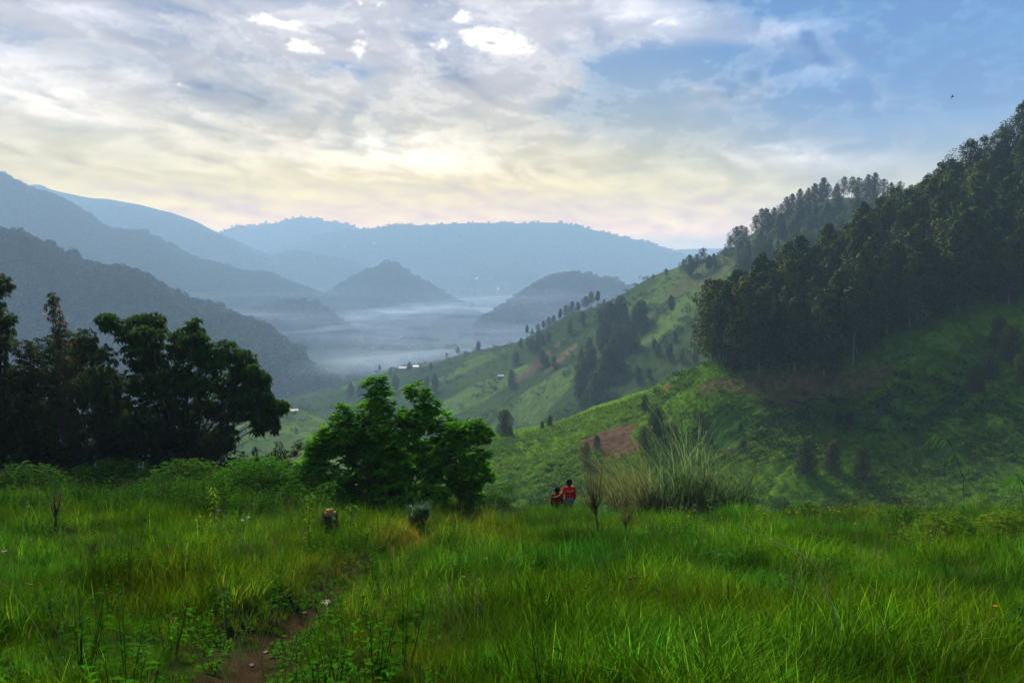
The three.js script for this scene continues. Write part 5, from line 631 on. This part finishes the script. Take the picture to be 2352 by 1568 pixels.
function child(label, px, pyTop, H, turn, red, arms, trouserCol, hair, lean) {
  const eye = at(px, pyTop, H > 1.25 ? 24 : 23.2), pos = V(eye.x, groundH(eye.x, eye.z), eye.z); H = clamp(eye.y - pos.y, H - 0.12, H + 0.1);
  const s = H / 1.3, S = a => a.map(x => x * s), o = thing('person', label, 'person', pos, turn), skin = () => [0.045, 0.024, 0.015];
  // metres for a child 1.3 m tall, facing -z
  const J = { hipL: [-0.075, 0.64, 0], hipR: [0.075, 0.64, 0], knL: [-0.08, 0.36, -0.06], knR: [0.08, 0.36, 0.0], anL: [-0.08, 0.07, 0.03], anR: [0.08, 0.07, 0.06], toL: [-0.085, 0.03, -0.1], toR: [0.085, 0.03, -0.07], pel: [0, 0.68, 0], wa: [0, 0.80, 0.01], ch: [lean * 0.5, 0.96, 0.0], nk: [lean, 1.05, -0.01], hd: [lean * 1.2, 1.185, -0.02], shL: [-0.135 + lean * 0.8, 1.005, 0], shR: [0.135 + lean * 0.8, 1.005, 0], ...arms };
  const cap = (a, b, ra, rb, f) => [S(J[a]), S(J[b]), ra * s, rb * s, f];
  const body = [cap('pel', 'wa', 0.10, 0.095, 0.75), cap('wa', 'ch', 0.095, 0.115, 0.72), cap('ch', 'nk', 0.10, 0.05, 0.75), cap('nk', 'hd', 0.042, 0.045), cap('shL', 'shR', 0.05, 0.05), cap('hipL', 'knL', 0.075, 0.05), cap('hipR', 'knR', 0.075, 0.05), cap('knL', 'anL', 0.05, 0.03), cap('knR', 'anR', 0.05, 0.03), cap('anL', 'toL', 0.034, 0.026), cap('anR', 'toR', 0.034, 0.026), cap('shL', 'elL', 0.045, 0.034), cap('elL', 'wrL', 0.034, 0.024), cap('shR', 'elR', 0.045, 0.034), cap('elR', 'wrR', 0.034, 0.024), [S([J.hd[0], J.hd[1] + 0.012, J.hd[2] + 0.012]), S([J.hd[0], J.hd[1] - 0.005, J.hd[2] - 0.03]), 0.086 * s, 0.078 * s], [S([J.hd[0], J.hd[1] - 0.07, J.hd[2] - 0.05]), S([J.hd[0], J.hd[1] - 0.055, J.hd[2] - 0.02]), 0.042 * s, 0.05 * s]];
  const lists = [sdfGeo(body, V(0, 0.65 * s, 0), 1.42 * s, 112, 0.03 * s, skin)];
  { // face: nose, ears, lips, on a finer grid of their own
    const h = J.hd, f = [[S([h[0], h[1] + 0.01, h[2] - 0.10]), S([h[0], h[1] - 0.018, h[2] - 0.115]), 0.010 * s, 0.017 * s], [S([h[0] - 0.088, h[1] + 0.012, h[2]]), S([h[0] - 0.084, h[1] - 0.022, h[2]]), 0.016 * s, 0.011 * s], [S([h[0] + 0.088, h[1] + 0.012, h[2]]), S([h[0] + 0.084, h[1] - 0.022, h[2]]), 0.016 * s, 0.011 * s], [S([h[0] - 0.02, h[1] - 0.052, h[2] - 0.094]), S([h[0] + 0.02, h[1] - 0.052, h[2] - 0.094]), 0.009 * s, 0.009 * s]];
    lists.push(sdfGeo(f, V(...S(h)), 0.27 * s, 72, 0.006 * s, skin)); }
  for (const [w, e, m] of [['wrL', 'elL', 1], ['wrR', 'elR', -1]]) { // hands: palm, four unequal bent fingers, thumb from the side of the palm
    const W = V(...J[w]), D = V().subVectors(W, V(...J[e])).normalize(), sd = V().crossVectors(D, V(0, 0, 1)).normalize().multiplyScalar(m), nn = V().crossVectors(D, sd).normalize(), q = (a, b, c) => S([W.x + D.x * a + sd.x * b + nn.x * c, W.y + D.y * a + sd.y * b + nn.y * c, W.z + D.z * a + sd.z * b + nn.z * c]), f = [[q(0.0, 0, 0), q(0.045, 0.012, 0), 0.021 * s, 0.02 * s], [q(0.01, 0, 0), q(0.045, -0.012, 0), 0.02 * s, 0.019 * s]];
    [[-0.024, 0.040], [-0.008, 0.050], [0.008, 0.047], [0.023, 0.036]].forEach(([b, l]) => { f.push([q(0.05, b, 0), q(0.05 + l * 0.55, b * 1.15, 0.006), 0.0085 * s, 0.008 * s]); f.push([q(0.05 + l * 0.55, b * 1.15, 0.006), q(0.05 + l * 0.95, b * 1.15, 0.022), 0.008 * s, 0.0065 * s]); });
    f.push([q(0.012, 0.022, 0), q(0.035, 0.042, 0.012), 0.010 * s, 0.009 * s]); f.push([q(0.035, 0.042, 0.012), q(0.058, 0.046, 0.022), 0.009 * s, 0.007 * s]);
    lists.push(sdfGeo(f, V(...q(0.04, 0, 0)), 0.2 * s, 68, 0.004 * s, skin)); }
  mesh('body', solid(lists), SKIN, o);
  const up = 0.014, shirt = [cap('pel', 'wa', 0.115, 0.108, 0.8), cap('wa', 'ch', 0.108, 0.122, 0.78), cap('ch', 'shL', 0.09, 0.062), cap('ch', 'shR', 0.09, 0.062), cap('ch', 'nk', 0.10, 0.058, 0.8), cap('shL', 'elL', 0.060, 0.05), cap('shR', 'elR', 0.060, 0.05), cap('elL', 'wrL', 0.05, 0.04), cap('elR', 'wrR', 0.05, 0.04)];
  // sleeves stop short of the wrists
  for (const [i, e, w] of [[7, 'elL', 'wrL'], [8, 'elR', 'wrR']]) shirt[i] = [S(J[e]), S([0, 1, 2].map(t => lerp(J[e][t], J[w][t], 0.72))), 0.048 * s, 0.042 * s];
  mesh('shirt', solid([sdfGeo(shirt, V(0, 0.86 * s, 0), 0.86 * s, 84, 0.035 * s, (x, y, z) => { const f = 0.9 + 0.35 * noise(x * 22, y * 18); return red.map(c => c * f); })]), CLOTH, o);
  mesh('trousers', solid([sdfGeo([cap('pel', 'hipL', 0.115, 0.09), cap('pel', 'hipR', 0.115, 0.09), cap('hipL', 'knL', 0.088, 0.068), cap('hipR', 'knR', 0.088, 0.068)], V(0, 0.5 * s, 0), 0.62 * s, 64, 0.03 * s, (x, y) => { const f = 0.8 + 0.5 * noise(x * 40, y * 40); return trouserCol.map(c => c * f); })]), CLOTH, o);
  const h = J.hd; mesh('hair', solid([sdfGeo([[S([h[0], h[1] + 0.03, h[2] + 0.022]), S([h[0], h[1] + 0.022, h[2] - 0.018]), 0.088 * s, 0.082 * s], [S([h[0], h[1] - 0.01, h[2] + 0.035]), S([h[0], h[1] + 0.02, h[2] + 0.03]), 0.07 * s, 0.08 * s]], V(...S(h)), 0.3 * s, 48, 0.02 * s, () => [0.006, 0.005, 0.005])]), CLOTH, o);
  const eyes = new GB(); for (const e of [-1, 1]) eyes.tube([V(...S([h[0] + e * 0.032, h[1] + 0.012, h[2] - 0.104])), V(...S([h[0] + e * 0.032, h[1] + 0.012, h[2] - 0.112]))], 0.011 * s, 0.006 * s, 6, [0.5, 0.48, 0.45]); mesh('eyes', eyes.geo(), SKIN, o);
  const pipe = new GB(), yc = [0.62, 0.42, 0.04], P = a => V(...S(a)); for (const l of arms.piping) { const cv = new THREE.CatmullRomCurve3(l[0].map(P)); pipe.tube(cv.getPoints(10), l[1] * s, l[1] * s * 0.8, 5, l[2] || yc); } mesh('piping', pipe.geo(), CLOTH, o);
  return o;
}
const KIDS = [child('taller child in bright red shirt walking away with an arm around the smaller one', 1306, 1100, 1.30, 0.25, [0.42, 0.010, 0.012], { elL: [-0.25, 0.86, 0.07], wrL: [-0.36, 0.94, 0.13], elR: [0.19, 0.79, 0.02], wrR: [0.17, 0.62, -0.06], piping: [[[[-0.12, 0.985, 0.105], [-0.03, 0.955, 0.128], [0.06, 0.965, 0.118], [0.14, 1.0, 0.085]], 0.008], [[[-0.22, 0.95, 0.07], [-0.27, 0.90, 0.12], [-0.31, 0.93, 0.15]], 0.008, [0.7, 0.6, 0.4]], [[[0.13, 1.05, 0.03], [0.185, 1.03, 0.03], [0.2, 0.99, 0.03]], 0.012, [0.55, 0.5, 0.5]]] }, [0.10, 0.11, 0.13], 0, 0.02),
child('smaller child in dark red shirt with a yellow shoulder stripe', 1280, 1118, 1.19, 0.15, [0.16, 0.006, 0.010], { elL: [-0.2, 0.80, 0.03], wrL: [-0.15, 0.66, -0.08], elR: [0.19, 0.80, 0.02], wrR: [0.13, 0.68, -0.1], piping: [[[[-0.17, 0.99, 0.085], [-0.08, 1.0, 0.115], [0.03, 1.03, 0.105], [0.1, 1.075, 0.06]], 0.017]] }, [0.02, 0.02, 0.025], 0, 0.0)];

{ // tall grass in front of the children
  const R = rng(99), it = []; for (let i = 0; i < 330; i++) { const c = KIDS[i % 2].position, q = 0.35 + 1.5 * R(), x = c.x + (R() - 0.5) * 1.5 - c.x / Math.abs(c.z) * q, z = c.z + q, s = (1.75 - 0.45 * q + 0.4 * R()) * 0.95, k = 0.65 + 0.6 * R(); it.push([M4(V(x, groundH(x, z), z), R() * 6.28, s * 0.8, s), [0.07 * k, 0.21 * k, 0.008 * k]]); }
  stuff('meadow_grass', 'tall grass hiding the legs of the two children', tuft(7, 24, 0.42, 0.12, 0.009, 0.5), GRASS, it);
}
// ---------------------------------------------------------------- bird, fence, houses, mast
{
  const p = at(2188, 223, 85), gb = new GB(), s = 0.62, k = [0.01, 0.011, 0.014], P = (x, y, z) => V(x * s, y * s, z * s);
  const fl = (pts, w, th) => { const n = pts.length; for (let i = 0; i < n; i++) { const [c, ww] = [pts[i], w[i]]; for (const [ox, oy, oz] of [[-ww, 0, 0], [0, th, 0], [ww, 0, 0], [0, -th, 0]]) gb.v(c.x + ox, c.y + oy, c.z + oz, ox ? Math.sign(ox) : 0, oy ? Math.sign(oy) : 0, 0, k); const b = gb.p.length / 3 - 4; if (i) for (let j = 0; j < 4; j++) { const q = (j + 1) % 4; gb.i.push(b - 4 + j, b + j, b - 4 + q, b - 4 + q, b + j, b + q); } } };
  gb.tube([P(-0.26, 0.02, 0), P(-0.2, 0.02, 0), P(-0.1, 0.0, 0), P(0.05, 0, 0), P(0.2, 0.03, 0), P(0.38, 0.045, 0)], 0.02 * s, 0.02 * s, 8, k); gb.tube([P(-0.17, 0.01, 0), P(-0.05, 0, 0), P(0.08, 0.01, 0), P(0.17, 0.03, 0)], 0.055 * s, 0.03 * s, 8, k); gb.tube([P(-0.25, 0.02, 0), P(-0.19, 0.025, 0), P(-0.15, 0.02, 0)], 0.035 * s, 0.04 * s, 8, k);
  fl([P(-0.02, 0.02, 0.02), P(-0.1, 0.14, 0.14), P(-0.15, 0.26, 0.2), P(-0.12, 0.34, 0.24)], [0.09 * s, 0.085 * s, 0.06 * s, 0.015 * s], 0.012 * s); fl([P(-0.02, -0.01, -0.02), P(-0.07, -0.10, -0.16), P(-0.14, -0.19, -0.26), P(-0.16, -0.22, -0.32)], [0.09 * s, 0.085 * s, 0.055 * s, 0.012 * s], 0.012 * s); fl([P(0.2, 0.03, 0), P(0.36, 0.05, 0.0), P(0.44, 0.055, 0.0)], [0.03 * s, 0.05 * s, 0.04 * s], 0.02 * s);
  const o = mesh('bird', gb.geo(), BARK); o.position.copy(p); tag(o, 'dark bird flying alone in the blue sky above the wood', 'bird');
}
{
  const R = rng(66); [[1163, 1008], [1186, 1003], [1206, 1001], [1224, 998], [1243, 993], [1300, 975], [1345, 958], [1178, 1006]].forEach(([px, py], i) => { const p = SLOPE.hit(px, py) || fh(px, py), gb = new GB(); gb.tube([V(0, -0.3, 0), V((R() - 0.5) * 0.1, 0.7, 0), V((R() - 0.5) * 0.2, 1.35 + 0.3 * R(), 0)], 0.06, 0.045, 5, [0.06, 0.05, 0.035], 0.4, R); const o = mesh('fence_post', gb.geo(), BARK); o.position.copy(p); tag(o, 'thin wooden fence post on the near ridge line', 'fence post', 'fence posts along the near ridge'); });
}
{
  const WALL = new THREE.MeshStandardMaterial({ color: new THREE.Color().setRGB(0.38, 0.30, 0.23), roughness: 0.95 }), TIN = new THREE.MeshStandardMaterial({ color: new THREE.Color().setRGB(0.32, 0.32, 0.34), roughness: 0.5, metalness: 0.2 }), DOOR = new THREE.MeshStandardMaterial({ color: new THREE.Color().setRGB(0.06, 0.05, 0.04), roughness: 0.9 });
  const W = 7, D = 5, H = 2.6, box = (w, h, d, x, y, z) => { const g = new THREE.BoxGeometry(w, h, d); g.translate(x, y, z); return g; };
  const roof = (() => { const s = new THREE.Shape(); s.moveTo(-D / 2 - 0.5, 0); s.lineTo(0, 1.5); s.lineTo(D / 2 + 0.5, 0); s.lineTo(D / 2 + 0.5, 0.12); s.lineTo(0, 1.64); s.lineTo(-D / 2 - 0.5, 0.12); const g = new THREE.ExtrudeGeometry(s, { depth: W + 0.8, bevelEnabled: false }); g.translate(0, 0, -(W + 0.8) / 2); g.rotateY(Math.PI / 2); g.translate(0, H - 0.1, 0); return g; })();
  const gable = (() => { const s = new THREE.Shape(); s.moveTo(-D / 2, -2.5); s.lineTo(-D / 2, H); s.lineTo(0, H + 1.38); s.lineTo(D / 2, H); s.lineTo(D / 2, -2.5); const g = new THREE.ExtrudeGeometry(s, { depth: W, bevelEnabled: false }); g.translate(0, 0, -W / 2); g.rotateY(Math.PI / 2); return g; })();
  const proto = new THREE.Group(); mesh('wall', gable, WALL, proto); mesh('roof', roof, TIN, proto); mesh('door', box(0.9, 2, 0.08, 0.6, 1.0, D / 2 + 0.05), DOOR, proto); for (const x of [-2, 2.4]) mesh('window', box(0.8, 0.8, 0.08, x, 1.5, D / 2 + 0.05), DOOR, proto);
  const put = (p, turn, s, label, group) => { const o = proto.clone(); o.name = numbered('house'); o.position.copy(p); o.rotation.y = turn; o.scale.setScalar(s); scene.add(o); tag(o, label, 'house', group); };
  put(SPUR.hit(924, 851), 0.3, 1.0, 'white roofed house on the low crest, left and larger of two'); put(SPUR.hit(956, 846), -0.2, 0.75, 'smaller white roofed house right of the larger one'); put(FAR.small.hit(676, 948) || at(676, 948, 480), 0.4, 0.55, 'tiny pale roofed house on the small mist lit hill'); put(SPUR.hit(1150, 868) || at(1150, 868, 500), 0.2, 0.6, 'tiny hut above the red soil strip');
  const T = 'tiny white roofed house far off on the hazy hillsides', Gp = 'tiny white houses scattered over the far hillsides'; for (const [h, x, y, s] of [['ridge', 790, 569, 2.0], ['ridge', 1096, 642, 2.0], ['ridge', 1146, 666, 2.0], ['low', 699, 622, 1.6], ['ridge', 1330, 640, 1.8], ['ridge', 1440, 622, 1.8], ['ridge', 860, 560, 1.6], ['ridge', 1480, 640, 1.6]]) { const p = FAR[h].hit(x, y); if (p) put(p, x, s, T, Gp); }
  for (const [x, y] of [[1041, 764], [1066, 759], [1124, 741]]) { const p = at(x, y, 2600 * 0 + 165 / ((y - 634) / 1846)); p.y = -163; put(p, x, 1.4, 'small pale roofed house in the mist of the valley floor', 'houses in the valley mist'); }
  const mp = FAR.ridge.hit(1230, 516) || at(1230, 514, 5280), gb = new GB(); gb.tube([V(0, -5, 0), V(0, 20, 0), V(0, 40, 0)], 1.2, 0.8, 4, [0.2, 0.2, 0.2]); for (let i = 0; i < 5; i++) gb.tube([V(-2, 6 + i * 7, 0), V(2, 6 + i * 7, 0)], 0.4, 0.4, 4, [0.2, 0.2, 0.2]); const o = mesh('radio_mast', gb.geo(), BARK); o.position.copy(mp); tag(o, 'thin radio mast standing on the far ridge line', 'mast');
}
// ---------------------------------------------------------------- mist lying in the valley: soft layers of thin cloud, thicker low down
{
  const MIST = new THREE.MeshPhysicalMaterial({ vertexColors: true, transparent: true, roughness: 1, ior: 1.0, side: THREE.DoubleSide, depthWrite: false, color: 0xffffff });
  // how high the land stands, so that mist thins out where it meets a slope
  const CS = 30, GX0 = -2800, GZ0 = -300, GW = 150, GH = 240, land = new Float32Array(GW * GH).fill(-175);
  for (const hl of [...Object.values(FAR), SPUR]) {
    const q = hl.mesh.geometry.attributes.position, ix = hl.mesh.geometry.index;
    for (let t = 0; t < ix.count; t += 3) { const I = [0, 1, 2].map(k => ix.getX(t + k)); for (const [u, v] of [[1, 0], [0, 1], [0, 0], [0.5, 0.5], [0.5, 0], [0, 0.5], [0.33, 0.33], [0.2, 0.6], [0.6, 0.2], [0.2, 0.2]]) { const w = 1 - u - v, x = q.getX(I[0]) * u + q.getX(I[1]) * v + q.getX(I[2]) * w, y = q.getY(I[0]) * u + q.getY(I[1]) * v + q.getY(I[2]) * w, z = q.getZ(I[0]) * u + q.getZ(I[1]) * v + q.getZ(I[2]) * w, a = Math.floor((x - GX0) / CS), b = Math.floor((GZ0 - z) / CS); if (a >= 0 && b >= 0 && a < GW && b < GH && y > land[b * GW + a]) land[b * GW + a] = y; } }
  }
  const soft = new Float32Array(land.length); for (let b = 1; b < GH - 1; b++) for (let a = 1; a < GW - 1; a++) { let s = 0; for (let j = -1; j < 2; j++) for (let i = -1; i < 2; i++) s += land[(b + j) * GW + a + i]; soft[b * GW + a] = s / 9; }
  const landAt = (x, z) => { const fx = (x - GX0) / CS - 0.5, fz = (GZ0 - z) / CS - 0.5, a = Math.floor(fx), b = Math.floor(fz); if (a < 1 || b < 1 || a > GW - 3 || b > GH - 3) return -175; const u = fx - a, v = fz - b, g = (i, j) => soft[(b + j) * GW + a + i]; return lerp(lerp(g(0, 0), g(1, 0), u), lerp(g(0, 1), g(1, 1), u), v); };
  const layer = (label, x0, x1, z0, z1, y, a0, seed, fr = 0.0016, cut = -0.35, w = 1) => {
    const nx = 130, nz = 170, p = [], c = [], id = [];
    for (let j = 0; j <= nz; j++) for (let i = 0; i <= nx; i++) { const u = i / nx, v = j / nz, x = lerp(x0, x1, u), z = lerp(z0, z1, v * v * 0.6 + v * 0.4), n = fbm(x * fr + seed * 3.1, z * fr * 0.8 - seed, 5, 0.55); const yy = y + 26 * fbm(x * 0.0025 + seed, z * 0.0025, 3), clear = smooth(2, 55, yy - landAt(x, z)); p.push(x, yy, z); const e = smooth(0, 0.25, u) * smooth(1, 0.75, u) * smooth(0, 0.2, v) * smooth(1, 0.55, v); c.push(0.52 * w, 0.62 * w, 0.74 * w, clamp(a0 * e * clear * smooth(cut, cut + 0.75, n) * 1.4)); if (i < nx && j < nz) { const a = j * (nx + 1) + i, b = a + nx + 1; id.push(a, a + 1, b + 1, a, b + 1, b); } }
    const g = new THREE.BufferGeometry(); g.setAttribute('position', new THREE.Float32BufferAttribute(p, 3)); g.setAttribute('color', new THREE.Float32BufferAttribute(c, 4)); g.setIndex(id); g.computeVertexNormals();
    const m = mesh('mist', g, MIST); m.castShadow = false; m.userData = { kind: 'stuff', label };
  };
  layer('thin mist lying on the valley floor', -1700, 900, -620, -6000, -140, 0.16, 1, 0.0019, -0.3, 1.05);
  layer('drifting patches of mist below the knolls', -1600, 850, -680, -5800, -112, 0.13, 2, 0.0022, -0.25, 1.05);
  layer('faint veil of mist drifting higher in the valley', -1500, 750, -800, -5400, -78, 0.065, 4, 0.0018, -0.25);
  layer('faintest veil of mist wrapping the foot of the far ridge', -1500, 500, -900, -5400, -40, 0.03, 5, 0.0016, -0.25);
  layer('white bank of mist before the smooth grey knoll', -500, 360, -1700, -3300, -96, 0.22, 6, 0.0036, -0.1, 1.2);
}
renderer.render(scene, camera);
